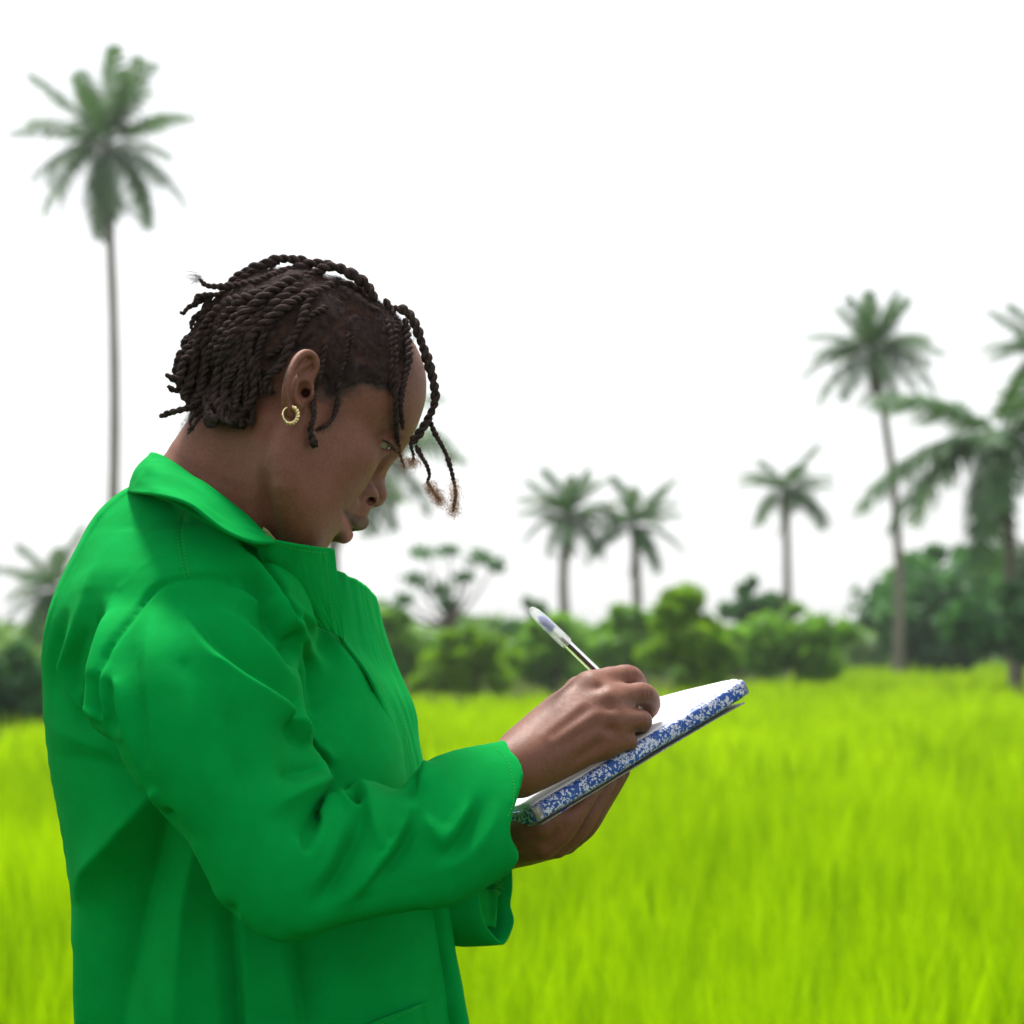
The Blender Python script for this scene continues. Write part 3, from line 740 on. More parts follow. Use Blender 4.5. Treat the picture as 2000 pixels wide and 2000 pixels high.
EYE = hl(741, 860, 0.031)
def build_head():
    g = Grid(P(310, 1160, 0)[[0, 0, 0]] * 0 + [P(300, 0, 0)[0], -0.125, P(0, 1180, 0)[2]], [P(850, 0, 0)[0], 0.135, P(0, 515, 0)[2]], 0.00125)
    E = lambda u, v, l, r, k=0.012, s=True, mode='u': [g.ell(c, r, HM, mode, k) for c in (both(u, v, l) if s and l else [Hh(u, v, l)])]
    # skull
    g.ell(Hh(606, 720, 0), (0.0925, 0.0700, 0.0760), HM)
    E(690, 752, 0, (0.0635, 0.0600, 0.0640), 0.02)
    E(640, 800, 0, (0.0700, 0.0640, 0.0600), 0.02)
    # face mass, cheeks, jaw
    E(640, 900, 0, (0.0430, 0.0490, 0.0560), 0.014)
    E(612, 885, 0.040, (0.0330, 0.0230, 0.0460), 0.018)
    E(671, 893, 0.039, (0.0262, 0.0215, 0.0285), 0.012)
    E(622, 935, 0.029, (0.0250, 0.0240, 0.0320), 0.016)
    E(674, 987, 0, (0.0175, 0.0220, 0.0220), 0.012)
    E(658, 972, 0.020, (0.0150, 0.0140, 0.0170), 0.02)
    for s in (0, 1):
        g.chain([both(590, 1080, 0.008)[s], both(588, 1030, 0.028)[s], both(556, 955, 0.048)[s], both(562, 880, 0.055)[s], both(590, 810, 0.060)[s]], [0.0145, 0.015, 0.0155, 0.0145, 0.012], k=0.022, n=14)
    E(588, 985, 0.020, (0.0290, 0.0300, 0.0360), 0.02)
    E(585, 1010, 0, (0.0300, 0.0330, 0.0220), 0.02)
    g.ball(Hh(588, 1096, 0), 0.0130, k=0.010)
    E(612, 1026, 0, (0.0150, 0.0220, 0.0180), 0.010)
    # brow
    for s in (0, 1): g.chain([both(768, 850, 0.006)[s], both(772, 832, 0.026)[s], both(742, 812, 0.047)[s]], [0.0075, 0.0075, 0.0070], k=0.010, n=8)
    # sockets and lids
    for s, c in enumerate((HW(EYE), HW(EYE * [1, -1, 1]))):
        g.bump(c + HF * 0.011 + HLt * (0.004, -0.004)[s] + HK * 0.001, (0.014, 0.018, 0.0115), -0.0085, HM)
        g.bump(HW(hl(744, 842, 0.046) * [1, (1, -1)[s], 1]), (0.009, 0.012, 0.014), -0.0060, HM)
        g.bump(HW(hl(728, 925, 0.021) * [1, (1, -1)[s], 1]), (0.008, 0.009, 0.014), -0.0072, HM)
        g.ell(HW(hl(740, 918, 0.027) * [1, (1, -1)[s], 1]), (0.0050, 0.0085, 0.0165), HM, 's', 0.007)
        g.ball(c, 0.0138, k=0.0035)
    # nose
    g.chain([Hh(744, 890, 0), Hh(737, 930, 0), Hh(731, 958, 0)], [0.0060, 0.0066, 0.0088], k=0.007, n=8)
    g.ball(Hh(729.5, 966, 0), 0.0112, k=0.006)
    for s in (0, 1):
        g.ell(both(718, 967, 0.0165)[s], (0.0108, 0.0076, 0.0092), HM, 'u', 0.006)
        g.bump(both(702, 974, 0.026)[s], (0.005, 0.006, 0.007), -0.0022, HM)
    # lips: upper and lower, closed along the mouth line
    g.ell(Hh(690, 1002, 0), (0.010, 0.020, 0.012), HM, 'u', 0.007)
    for s in (0, 1):
        g.chain([Hh(703, 1019, 0), both(691, 1011, 0.0155)[s], both(674, 1000, 0.0245)[s]], [0.0070, 0.0066, 0.0036], k=0.003, n=8)
    for s in (0, 1):
        g.chain([Hh(670, 1042, 0), both(665, 1024, 0.0165)[s], both(667, 1004, 0.0245)[s]], [0.0080, 0.0078, 0.0040], k=0.004, n=8)
    gr = [toH(g.hit(u, v)) for u, v in ((669.5, 996), (673, 1001), (678, 1009), (683, 1018), (686.5, 1027))] + [hl(690, 1035, 0.004), hl(691, 1036, 0)]
    for s in (0, 1):     # the parting line between them
        g.chain([HW(q * [1, (1, -1)[s], 1]) for q in gr], [0.0016, 0.0022, 0.0020, 0.0017, 0.0015, 0.0012, 0.001], 's', 0.003, n=16)
    g.bump(Hh(648, 1062, 0), (0.007, 0.018, 0.007), -0.0045, HM)
    g.bump(both(663, 990, 0.030)[0], (0.006, 0.006, 0.008), -0.0016, HM)
    # crease from the nostril wing to the mouth corner
    for s in (0, 1):
        for q in spline([hl(706, 955, 0.025), hl(690, 974, 0.030), hl(668, 987, 0.033)], 9):
            g.bump(HW(q * [1, (1, -1)[s], 1]), (0.0050, 0.006, 0.0050), -0.0011, HM)
    # nostrils
    no = [toH(g.hit(u, v)) for u, v in ((717.5, 974), (723, 974.5), (729, 977.5), (733.5, 983))]
    for s in (0, 1):
        sg = np.array([1, (1, -1)[s], 1])
        g.chain([HW((q + [0.001, -0.001, -.001]) * sg) for q in no], [0.0020, 0.0032, 0.0034, 0.0022], 's', 0.0025, n=8)
        g.cap(HW((no[1] + [0.002, -.003, 0]) * sg), HW((no[2] + [0.002, -0.018, 0.012]) * sg), 0.0034, 0.0038, 's', 0.002)
    # eye opening
    ye = HW(EYE)
    for s in (0, 1):
        sg = (1, -1)[s]
        pts = [hl(749.5, 871, 0.0415), hl(759, 876, 0.0385), hl(772, 881, 0.030)]
        g.chain([HW((p - EYE) * 1.02 * [1, sg, 1] + EYE * [1, sg, 1]) for p in pts], [0.0040, 0.0024, 0.0009], 's', 0.0008, n=8)
    for s in (0, 1):     # upper and lower lid rims
        sg = np.array([1, (1, -1)[s], 1]); e = EYE * sg
        def lid(pts, r0, r1):
            o = []
            for p in pts:
                q = hl(*p) * sg - e; o.append(e + q / np.linalg.norm(q) * 0.0136)
            g.chain([HW(q) for q in o], [r0, (r0 + r1) * .6, r1], k=0.0022, n=10)
        lid([(744, 857, 0.0425), (757, 862, 0.041), (775, 878, 0.030)], 0.0012, 0.0010)
        lid([(747, 884, 0.0415), (760, 885, 0.039), (775, 884, 0.030)], 0.0012, 0.0008)
    lf = [toH(g.hit(u, v)) for u, v in ((741, 850), (748, 848), (758, 851), (768, 858), (777, 869))]
    for s in (0, 1):     # crease above the upper lid
        for q in spline(lf, 12): g.bump(HW(q * [1, (1, -1)[s], 1]), 0.0017, -0.0007)
    # neck
    g.chain([P(560, 760, 0.01), P(492, 850, 0.008), P(448, 920, 0.010), P(404, 1010, 0.012), P(372, 1100, 0.012)], [0.055, 0.052, 0.0535, 0.060, 0.075], k=0.016, n=12)
    # sterno-mastoid hint and the hollow behind the jaw
    g.chain([P(532, 832, -0.048), P(505, 930, -0.045), P(490, 1030, -0.04)], [0.006, 0.010, 0.012], k=0.03, n=8)
    # shadowed groove between jaw and neck
    for s in (0, 1):
        for u, v, d_ in ((528, 905, .0010), (522, 930, .0022), (519, 955, .0030), (518, 980, .0034), (519, 1005, .0036), (522, 1030, .0036), (528, 1050, .0034)):
            q = toH(g.hit(u, v)); g.bump(HW(q * [1, (1, -1)[s], 1]), (0.0085, 0.012, 0.0100), -d_ * 1.15, HM)
    # ears
    for s in (0, 1):
        sg = np.array([1, (1, -1)[s], 1])
        c = lambda pts: [HW(hl(*p) * sg) for p in pts]
        g.chain(c([(600, 730, .062), (580, 760, .066), (572, 795, .066)]), [0.012, 0.011, 0.008], k=0.006, n=6)
        g.chain(c([(600, 752, .0715), (612, 734, .0745), (618.5, 715, .077), (614, 698, .078), (601, 690, .079), (587, 694, .081), (575, 708, .083), (565, 730, .085), (558.5, 755, .085), (557, 778, .082), (559.5, 797, .078), (567, 809, .075), (576, 805, .073), (582, 793, .071)]),
                [.0022, .0026, .0030, .0034, .0036, .0036, .0034, .0032, .0031, .0033, .0038, .0044, .0042, .0032], k=0.0035, n=48)
        g.chain(c([(603, 708, .0745), (590, 722, .0775), (579, 745, .080), (574, 768, .0795), (578, 786, .077), (587, 792, .0745)]), [.0026, .0030, .0030, .0028, .0030, .0026], k=0.003, n=24)
        g.chain(c([(604, 781, .073), (605.5, 768, .0755), (607, 757, .073)]), [.0026, .0038, .0024], k=0.004, n=8)
        g.ell(HW(hl(592, 763, .0765) * sg), (.0062, .0065, .0098), HM, 's', 0.0025)
        g.ell(HW(hl(596, 727, .0805) * sg), (.0058, .0040, .0090), HM, 's', 0.003)
        g.cap(HW(hl(595, 768, .078) * sg), HW(hl(597, 768, .060) * sg), .0042, .0030, 's', 0.002)
    return g
HEAD = build_head()
hv, hq = largest(*HEAD.mesh(2))
print("head", len(hv))
# ------------------------------------------------------------------ notebook frame (the hands are posed on it)
NS = np.array([417, 262, 238.0]); NS /= np.linalg.norm(NS)        # along the spine
NE = np.array([-161, 300, -45.0]); NE -= NS * (NE @ NS); NE /= np.linalg.norm(NE)   # across the page
NN = np.cross(NS, NE)                                             # out of the page
NA = P(1036, 1577, -0.048)                                         # near left corner of the top page
def page_y(u, v, up=0.0):
    d = P(u, v, 0) - CAMP; t = ((NA + NN * up - CAMP) @ NN) / (d @ NN); return (CAMP + t * d)[1]

def build_hands():
    S_ = 2300.0
    g = Grid([P(900, 0, 0)[0], -0.10, P(0, 1620, 0)[2]], [P(1315, 0, 0)[0], 0.125, P(0, 1285, 0)[2]], 0.0010)
    p = lambda u, v, y: P(u, v, y)
    # forearm end and wrist
    g.chain([p(900, 1540, -0.085), p(975, 1510, -0.066), p(1020, 1488, -0.052)], [0.026, 0.0230, 0.0215], k=0.012)
    wr = [p(1008, 1478, -0.048), p(1012, 1488, -0.056), p(1014, 1505, -0.058), p(1020, 1519, -0.052)]
    mcp = [p(1152, 1344, 0.010), p(1180, 1373, -0.002), p(1187, 1411, -0.010), p(1178, 1454, -0.012)]
    mr = [0.0122, 0.0122, 0.0115, 0.0108]
    for a, b, r in zip(wr, mcp, mr):
        g.chain([a, a * .5 + b * .5 + [0, 0.002, 0], b], [0.0150, 0.0142, r], k=0.012, n=6)
    g.chain([p(1040, 1470, -0.028), p(1110, 1420, 0.0), p(1165, 1390, 0.018)], [0.020, 0.021, 0.016], k=0.02)       # palm
    g.chain([p(1012, 1472, -0.030), p(1083, 1400, 0.004), p(1132, 1350, 0.034)], [0.0165, 0.0150, 0.0120], k=0.012, n=6)   # thumb base
    g.chain([p(1132, 1350, 0.034), p(1198, 1345, 0.066), p(1238, 1368, 0.078)], [0.0120, 0.0105, 0.0085], k=0.006, n=8)
    # fingers: knuckle, middle joint, last joint, tip
    F = [([mcp[0], p(1190, 1328, 0.026), p(1229, 1322, 0.042), p(1246, 1346, 0.060), p(1246, 1374, 0.068)], [.0118, .0102, .0103, .0088, .0070]),
         ([mcp[1], p(1218, 1362, 0.012), p(1255, 1356, 0.027), p(1269, 1376, 0.043), p(1258, 1398, 0.053)], [.0118, .0100, .0102, .0096, .0072]),
         ([mcp[2], p(1220, 1409, 0.000), p(1250, 1407, 0.013), p(1250, 1414, 0.032), p(1232, 1426, 0.042)], [.0110, .0095, .0096, .0088, .0070]),
         ([mcp[3], p(1206, 1449, -0.005), p(1226, 1449, 0.004), p(1224, 1457, 0.022), p(1206, 1466, 0.030)], [.0102, .0084, .0082, .0076, .0062])]
    for pts, r in F:
        g.chain(pts[:2], r[:2], k=0.012, n=6); g.chain(pts, r, k=0.0045, n=16)
    # knuckle heads, hollows between the tendons
    for q, r in zip(mcp, (.0024, .0012, .0020, .0020)): g.bump(q + np.array([0.001, -0.010, 0.006]), 0.0085, r * .30)
    for i in range(3):
        c = (mcp[i] + mcp[i + 1]) / 2 + np.array([0.002, -0.010, 0.004]); g.bump(c, 0.0065, -0.0028)
    for (u0, v0, u1, v1, am) in ((1060, 1440, 1140, 1372, .0007), (1075, 1452, 1168, 1392, .0010), (1085, 1475, 1172, 1425, .0009)):
        for t in np.linspace(0, 1, 26):
            g.bump(g.hit(u0 + (u1 - u0) * t, v0 + (v1 - v0) * t), 0.0048, am * .33)
    for (u0, v0, u1, v1, am) in ((1075, 1430, 1150, 1375, .0006), (1090, 1462, 1172, 1410, .0009), (1120, 1478, 1180, 1440, .0008)):
        for t in np.linspace(0, 1, 26):
            g.bump(g.hit(u0 + (u1 - u0) * t, v0 + (v1 - v0) * t + 8), 0.0052, -am * .33)
    # skin folds over the bent joints and at the wrist
    for (u0, v0, u1, v1) in ((1236, 1303, 1243, 1320), (1230, 1302, 1237, 1322), (1266, 1340, 1270, 1358), (1259, 1338, 1263, 1360), (1266, 1391, 1268, 1410), (1260, 1390, 1262, 1412), (1064, 1492, 1082, 1526), (1056, 1498, 1070, 1532)):
        for t in np.linspace(0, 1, 7): g.bump(g.hit(u0 + (u1 - u0) * t, v0 + (v1 - v0) * t), (0.0014,) * 3, -0.0004)
    return g

def build_left():
    g = Grid([P(840, 0, 0)[0], -0.06, P(0, 1720, 0)[2]], [P(1260, 0, 0)[0], 0.15, P(0, 1480, 0)[2]], 0.0013)
    p = lambda u, v, y: P(u, v, y)
    g.chain([p(850, 1690, 0.085), p(950, 1662, 0.055), p(1005, 1640, 0.035)], [0.026, 0.0235, 0.022], k=0.01)
    mc = [p(1062, 1652, -0.004), p(1086, 1650, 0.018), p(1104, 1643, 0.040), p(1118, 1632, 0.060)]
    for i, b in enumerate(mc):
        a = p(1000, 1640, 0.02 + 0.012 * i)
        g.chain([a, a * .5 + b * .5 + [0, 0, -.002], b], [0.0175, 0.0150, 0.0118], k=0.012, n=6)
    Fs = [[mc[0], p(1098, 1628, -0.008), p(1118, 1597, -0.008), p(1146, 1556, 0.000), p(1168, 1530, 0.012)],
          [mc[1], p(1128, 1622, 0.014), p(1146, 1592, 0.014), p(1172, 1550, 0.022), p(1190, 1525, 0.03)],
          [mc[2], p(1142, 1618, 0.036), p(1160, 1588, 0.037), p(1186, 1544, 0.044), p(1206, 1518, 0.05)],
          [mc[3], p(1150, 1612, 0.058), p(1172, 1575, 0.060), p(1198, 1536, 0.064), p(1218, 1508, 0.07)]]
    for f, r in zip(Fs, (1.0, 1.03, 1.0, .88)): g.chain(f, np.array([.0108, .0094, .0096, .0084, .0066]) * r, k=0.0016, n=16)
    g.chain([p(1010, 1625, 0.0), p(1050, 1612, -0.02), p(1085, 1590, -0.012)], [0.016, 0.013, 0.010], k=0.010, n=6)
    return g
rv, rq = largest(*build_hands().mesh(2))
lv, lq = largest(*build_left().mesh(2))
print("hands", len(rv), len(lv))
# ------------------------------------------------------------------ the green jacket
T_POLY = [(330, 985), (290, 962), (258, 968), (208, 1011), (171, 1075), (138, 1137), (109, 1212), (89, 1282), (85, 1336), (90, 1411), (99, 1493), (113, 1585), (123, 1655), (131, 1730), (134, 1818), (139, 2000), (148, 2250), (160, 2480),
          (500, 2500), (900, 2480), (915, 2250), (889, 2000), (870, 1880), (854, 1776), (834, 1660), (800, 1522), (785, 1440), (760, 1373), (724, 1318), (673, 1246), (632, 1213), (579, 1157), (540, 1112), (500, 1076), (455, 1043), (395, 1005)]
S_POLY = [(366, 1075), (300, 1095), (240, 1150), (200, 1230), (185, 1300), (184, 1350), (189, 1404), (215, 1430), (245, 1447), (259, 1483), (290, 1527), (312, 1541), (328, 1572), (356, 1603), (391, 1642), (422, 1698), (443, 1740), (489, 1781), (526, 1809), (567, 1821), (613, 1818), (660, 1799), (727, 1783), (804, 1771),
          (851, 1768), (888, 1760), (936, 1738), (990, 1708), (1060, 1672), (1105, 1600), (1105, 1500), (1070, 1440), (1010, 1442), (965, 1453), (898, 1465), (851, 1479), (818, 1500), (797, 1524), (786, 1540), (768, 1541), (732, 1527), (701, 1525), (672, 1545), (648, 1553), (632, 1580), (628, 1596), (634, 1592), (633, 1562), (648, 1525), (643, 1497), (612, 1455), (601, 1411), (593, 1369), (580, 1320), (572, 1285), (558, 1232), (520, 1150), (470, 1090), (420, 1068)]
def t_yc(u, v):
    q = np.clip((v - 1480) / 330.0, 0, 1); return 0.030 + 0.034 * q * q * (3 - 2 * q) + 0.0 * u
def _plane(p):
    A = np.array([[u, v, 1.0] for u, v, _ in p]); return np.linalg.solve(A, np.array([y for _, _, y in p]))
_sp = _plane([(366, 1140, -0.075), (560, 1740, -0.160), (1000, 1560, -0.080)])
def s_yc(u, v): return _sp[0] * u + _sp[1] * v + _sp[2] - 0.020 * np.exp(-((u - 420) ** 2 + (v - 1330) ** 2) / 2 / 170 ** 2) + 0.020 * np.exp(-((v - 1105) / 85) ** 2) * (v < 1400)
TI, SI = Inflate(T_POLY, 5.0), Inflate(S_POLY, 4.0)

def sstep(a, b, x):
    t = np.clip((x - a) / (b - a), 0, 1); return t * t * (3 - 2 * t)
CUFF = [(975, 1380), (982, 1430), (995, 1464), (1012, 1482), (1022, 1510), (1014, 1545), (1002, 1580), (995, 1612), (998, 1640), (1010, 1660), (1011, 1676), (985, 1712), (960, 1760)]
def build_jacket():
    lo = [P(60, 0, 0)[0], -0.285, P(0, 2440, 0)[2]]; hi = [P(1060, 0, 0)[0], 0.225, P(0, 940, 0)[2]]
    h = 0.0021
    A = Grid(lo, hi, h); B = Grid(lo, hi, h)
    add_inflate(A, TI, t_yc, thick=0.60, ymid=0.03)
    A.chain([P(400, 1085, 0.12), P(374, 1064, 0.030), P(372, 1068, -0.010)], [0.046, 0.048, 0.044], k=0.03, n=8)      # yoke over the shoulders
    A.chain([P(372, 1068, -0.010), P(368, 1152, -0.066)], [0.044, 0.040], k=0.03)
    A.chain([P(345, 1072, 0.000), P(300, 1130, -0.035), P(262, 1215, -0.050)], [0.045, 0.047, 0.042], k=0.03, n=8)
    A.chain([P(300, 1110, 0.020), P(240, 1215, 0.00)], [0.050, 0.048], k=0.05)
    A.chain([P(380, 1075, -0.010), P(470, 1150, -0.035), P(520, 1230, -0.05)], [0.044, 0.043, 0.038], k=0.03, n=8)
    add_inflate(B, SI, s_yc, thick=0.63, ymid=-0.10)
    # blend sleeve head into the shoulder only
    X = lo[0] + h * np.arange(A.n[0]); Z = lo[2] + h * np.arange(A.n[2]); S_ = FPX / (D - 0.08)
    U = 1000 + X[:, None] * S_; W = VH - (Z[None] - ZC) * S_
    k = (0.004 + 0.050 * sstep(1330, 1120, W - 0.25 * (U - 366)))[:, None, :].astype(np.float32)
    a, b = A.F, B.F
    q = np.maximum(k - np.abs(a - b), 0) / k
    A.F = np.minimum(a, b) - q * q * k * 0.25
    # open cuff: cut along the hem, hollow behind it
    d, sg, _ = polydist(spline(CUFF, 80), U, W); cut = (np.where(sg < 0, d, -d) / S_)[:, None, :]
    inner = np.maximum(b + 0.0080, -(cut + 0.022))
    A.F = np.maximum(A.F, np.where(U[:, None, :] > 900, cut, -1).astype(np.float32))
    A.F = np.where((U > 880)[:, None, :], np.maximum(A.F, -inner), A.F).astype(np.float32)
    return A
JG = build_jacket()
jv, jq = JG.mesh(2)
print("jacket", len(jv))

# ---- folds: crest and valley lines of the cloth (rows of the reference drawing, height in mm); between them the cloth
# spans like a membrane, so creases stay crisp and the spans between them flat.  (points, height, start taper, end taper)
CREASES = [
 # back and shoulder blade
 ([(198, 1074), (192, 1102), (173, 1173), (148, 1235), (121, 1306)], 6.0, .1, 1),
 ([(121, 1306), (141, 1349), (164, 1383), (196, 1409)], 6.0, 1, .6),
 ([(113, 1312), (133, 1356), (155, 1391), (190, 1420)], -5.2, 1, .6),
 ([(130, 1200), (106, 1280), (104, 1330), (122, 1380)], -6.0, .1, .5),
 ([(229, 1158), (204, 1229), (182, 1297), (173, 1341), (174, 1384)], 4.5, .1, .5),
 ([(175, 1235), (158, 1290), (158, 1340)], -0.8, .3, .3),
 ([(186, 1330), (186, 1356), (190, 1384), (194, 1409)], -6.0, .3, .8),
 ([(209, 1285), (199, 1325), (199, 1352), (203, 1400)], 3.8, .2, .6),
 ([(216, 1338), (213, 1384), (228, 1422)], -5.2, .9, .5),
 ([(225, 1332), (235, 1384), (248, 1440), (269, 1496)], 4.5, .9, .4),
 ([(279, 1189), (263, 1257), (265, 1335), (279, 1428), (286, 1490)], -5.2, .1, .3),
 ([(300, 1180), (287, 1288), (296, 1397), (304, 1475), (326, 1540)], 3.0, .1, .3),
 ([(100, 1420), (170, 1450), (246, 1480)], 3.0, .3, .3), ([(110, 1476), (190, 1484), (250, 1510)], -2.2, .3, .2),
 # shoulder front, from the collar to the armpit
 ([(388, 1016), (431, 1053), (453, 1076), (493, 1113), (521, 1147), (546, 1185), (574, 1229)], 11, .2, 1),
 ([(446, 1127), (484, 1136), (506, 1158), (530, 1198), (552, 1242), (566, 1282)], -12, .1, .8),
 ([(468, 1147), (512, 1172), (542, 1215), (562, 1268)], 1.5, .3, .5),
 ([(462, 1172), (493, 1197), (530, 1244), (558, 1290)], -6, .1, .5),
 ([(573, 1238), (569, 1262), (567, 1290)], -11, .9, .6),
 ([(470, 1072), (508, 1106), (530, 1137), (555, 1180), (575, 1211)], -7, .2, .6),
 ([(499, 1077), (524, 1111), (552, 1158), (574, 1204), (589, 1245), (614, 1288), (640, 1320)], 7, .4, .1),
 ([(577, 1232), (585, 1273), (591, 1335), (595, 1381)], 5, 1, .3), ([(588, 1250), (597, 1290), (602, 1340), (606, 1385)], -6, .6, .5),
 ([(585, 1205), (626, 1262), (650, 1290)], -3, .3, .2),
 ([(556, 1163), (592, 1203), (633, 1244), (680, 1294), (712, 1325)], 7, .2, .3),
 ([(575, 1165), (608, 1198), (654, 1250), (700, 1300)], -3, .2, .3),
 ([(366, 1112), (421, 1110), (466, 1121)], 4, .2, .2),
 # sleeve
 ([(352, 1190), (378, 1245), (410, 1289), (428, 1300), (477, 1335), (530, 1369), (571, 1403), (608, 1446), (640, 1488)], 10, .1, .8),
 ([(372, 1200), (421, 1248), (468, 1294), (521, 1328), (564, 1366)], -7, .1, .6),
 ([(392, 1180), (453, 1214), (515, 1266), (552, 1313), (577, 1344)], 7, .1, .5),
 ([(575, 1368), (569, 1398), (572, 1417), (584, 1440), (610, 1460)], -8, .4, .5),
 ([(586, 1372), (590, 1400), (606, 1432), (622, 1462)], 5, .4, .6),
 ([(360, 1300), (372, 1400), (400, 1500), (430, 1600)], 3, .2, .2), ([(440, 1400), (450, 1480), (480, 1560)], -3, .2, .2),
 # elbow and forearm
 ([(628, 1496), (585, 1506), (545, 1524)], -9, .8, .1), ([(646, 1517), (610, 1530), (560, 1558), (524, 1596)], 7, .8, .1),
 ([(633, 1568), (627, 1594), (610, 1618), (596, 1638), (593, 1656)], -5, .8, .8),
 ([(645, 1556), (635, 1594), (622, 1640), (611, 1671), (598, 1682)], 8, .7, .4), ([(584, 1640), (585, 1664), (592, 1682)], 4, .3, .6),
 ([(646, 1553), (664, 1549), (679, 1559), (689, 1574), (700, 1577)], 6, .4, .5), ([(684, 1548), (692, 1558), (701, 1564)], -14, .6, .6),
 ([(706, 1532), (716, 1561), (721, 1589), (731, 1623), (744, 1663)], 9, .6, .7),
 ([(709, 1590), (699, 1624), (679, 1668), (647, 1735), (610, 1775)], -10, .3, .1),
 ([(672, 1580), (667, 1624), (642, 1686), (600, 1740)], 4, .4, .1),
 ([(762, 1640), (776, 1600), (770, 1560)], 2, .2, .2), ([(746, 1668), (772, 1640), (786, 1596)], 4, .8, .2),
 ([(798, 1578), (788, 1611), (769, 1648), (744, 1686), (709, 1725), (668, 1765)], 8, .3, .1),
 ([(812, 1588), (799, 1624), (782, 1658), (753, 1698), (722, 1730)], -9, .3, .1),
 ([(831, 1596), (846, 1633), (861, 1649)], 7, .2, .9), ([(861, 1649), (880, 1631), (903, 1599), (920, 1561)], 5, 1, .1),
 ([(872, 1670), (894, 1650), (916, 1612), (938, 1562)], -7, .4, .1), ([(842, 1590), (870, 1612), (890, 1580)], 0.5, 1, 1),
 ([(828, 1490), (836, 1509), (828, 1534), (815, 1550)], 8, .6, .3), ([(809, 1518), (806, 1540), (799, 1550)], -6, .5, .5),
 ([(850, 1700), (900, 1680), (950, 1630), (975, 1560)], 3, .2, .2), ([(700, 1760), (780, 1735), (850, 1725)], -3, .2, .2),
 # lower body
 ([(306, 1545), (235, 1631), (184, 1693), (158, 1752)], 14, .3, .4),
 ([(332, 1585), (287, 1714), (251, 1818), (220, 1947), (205, 2060)], -17, .4, .8),
 ([(378, 1652), (362, 1766), (354, 1895), (349, 2000), (346, 2090)], 10, .3, .8),
 ([(411, 1735), (422, 1869), (432, 2000), (436, 2090)], 3, .5, .8),
 ([(454, 1775), (462, 1895), (468, 2000), (472, 2090)], -9, .5, 1), ([(470, 1770), (476, 1895), (482, 2000), (486, 2090)], 3, .5, 1),
 ([(550, 1850), (561, 1921), (572, 2000), (580, 2090)], 8, .7, .6), ([(581, 1850), (584, 1921), (594, 2000)], -9, .7, .3),
 ([(146, 1766), (150, 1860), (152, 2000)], 4, .3, .5),
]
def relief(curves, zero, u0, v0, u1, v1, step=3.0, reach=55.0, soft=1.15):
    """screened membrane through the crease lines, coarse to fine"""
    H = None
    for st in (step * 4, step * 2, step):
        nu, nv = int((u1 - u0) / st) + 1, int((v1 - v0) / st) + 1
        fixm = np.zeros((nu, nv), bool); val = np.zeros((nu, nv)); wgt = np.zeros((nu, nv))
        for pts, ht, a, b in curves:
            p = spline(pts, int(40 + 120 * len(pts))); t = np.linspace(0, 1, len(p))
            h = ht * np.interp(t, (0, .3, .7, 1), (a, 1, 1, b))
            i = np.clip(np.round((p[:, 0] - u0) / st).astype(int), 0, nu - 1); j = np.clip(np.round((p[:, 1] - v0) / st).astype(int), 0, nv - 1)
            np.add.at(val, (i, j), h); np.add.at(wgt, (i, j), 1.0); fixm[i, j] = True
        val = np.where(wgt > 0, val / np.maximum(wgt, 1), 0)
        for pts in zero:
            p = spline(pts, 300 + 60 * len(pts)); i = np.clip(np.round((p[:, 0] - u0) / st).astype(int), 0, nu - 1); j = np.clip(np.round((p[:, 1] - v0) / st).astype(int), 0, nv - 1)
            keep_ = ~fixm[i, j]; val[i[keep_], j[keep_]] = 0; fixm[i, j] = True
        k2 = (st / reach) ** 2; free = ~fixm
        if H is None: X = val.copy()
        else:
            ii = np.clip(np.arange(nu) * st / pst, 0, H.shape[0] - 1.001); jj = np.clip(np.arange(nv) * st / pst, 0, H.shape[1] - 1.001)
            a_ = ii.astype(int); b_ = jj.astype(int); fa = (ii - a_)[:, None]; fb = (jj - b_)[None]
            X = (H[a_][:, b_] * (1 - fa) + H[a_ + 1][:, b_] * fa) * (1 - fb) + (H[a_][:, b_ + 1] * (1 - fa) + H[a_ + 1][:, b_ + 1] * fa) * fb
            X = np.where(fixm, val, X)
        def A(x):
            y = (4 + k2) * x; y[1:] -= x[:-1]; y[:-1] -= x[1:]; y[:, 1:] -= x[:, :-1]; y[:, :-1] -= x[:, 1:]
            return np.where(free, y, 0)
        base = np.where(fixm, val, 0.0); y0 = np.where(free, X, 0.0)
        r = -A(base) - A(y0); p = r.copy(); rs = (r * r).sum()
        for _ in range(260):
            Ap = A(p); al = rs / ((p * Ap).sum() + 1e-20); y0 += al * p; r -= al * Ap; rn = (r * r).sum()
            if rn < 1e-8: break
            p = r + rn / rs * p; rs = rn
        H = base + y0; pst = st
    k = np.exp(-0.5 * (np.arange(-5, 6) / soft) ** 2); k /= k.sum()
    H = np.apply_along_axis(lambda x: np.convolve(x, k, 'same'), 0, H); H = np.apply_along_axis(lambda x: np.convolve(x, k, 'same'), 1, H)
    def at(u, v):
        x = np.clip((u - u0) / step, 0, H.shape[0] - 1.001); y = np.clip((v - v0) / step, 0, H.shape[1] - 1.001)
        i = x.astype(int); j = y.astype(int); a = x - i; b = y - j
        return (H[i, j] * (1 - a) + H[i + 1, j] * a) * (1 - b) + (H[i, j + 1] * (1 - a) + H[i + 1, j + 1] * a) * b
    return at
SL_OUT = [(246, 1445), (259, 1483), (290, 1527), (312, 1541), (328, 1572), (356, 1603), (391, 1642), (422, 1698), (443, 1740), (489, 1781), (526, 1809), (567, 1821), (613, 1818), (660, 1799), (727, 1783), (804, 1771), (851, 1768), (888, 1760), (936, 1738), (990, 1708)]
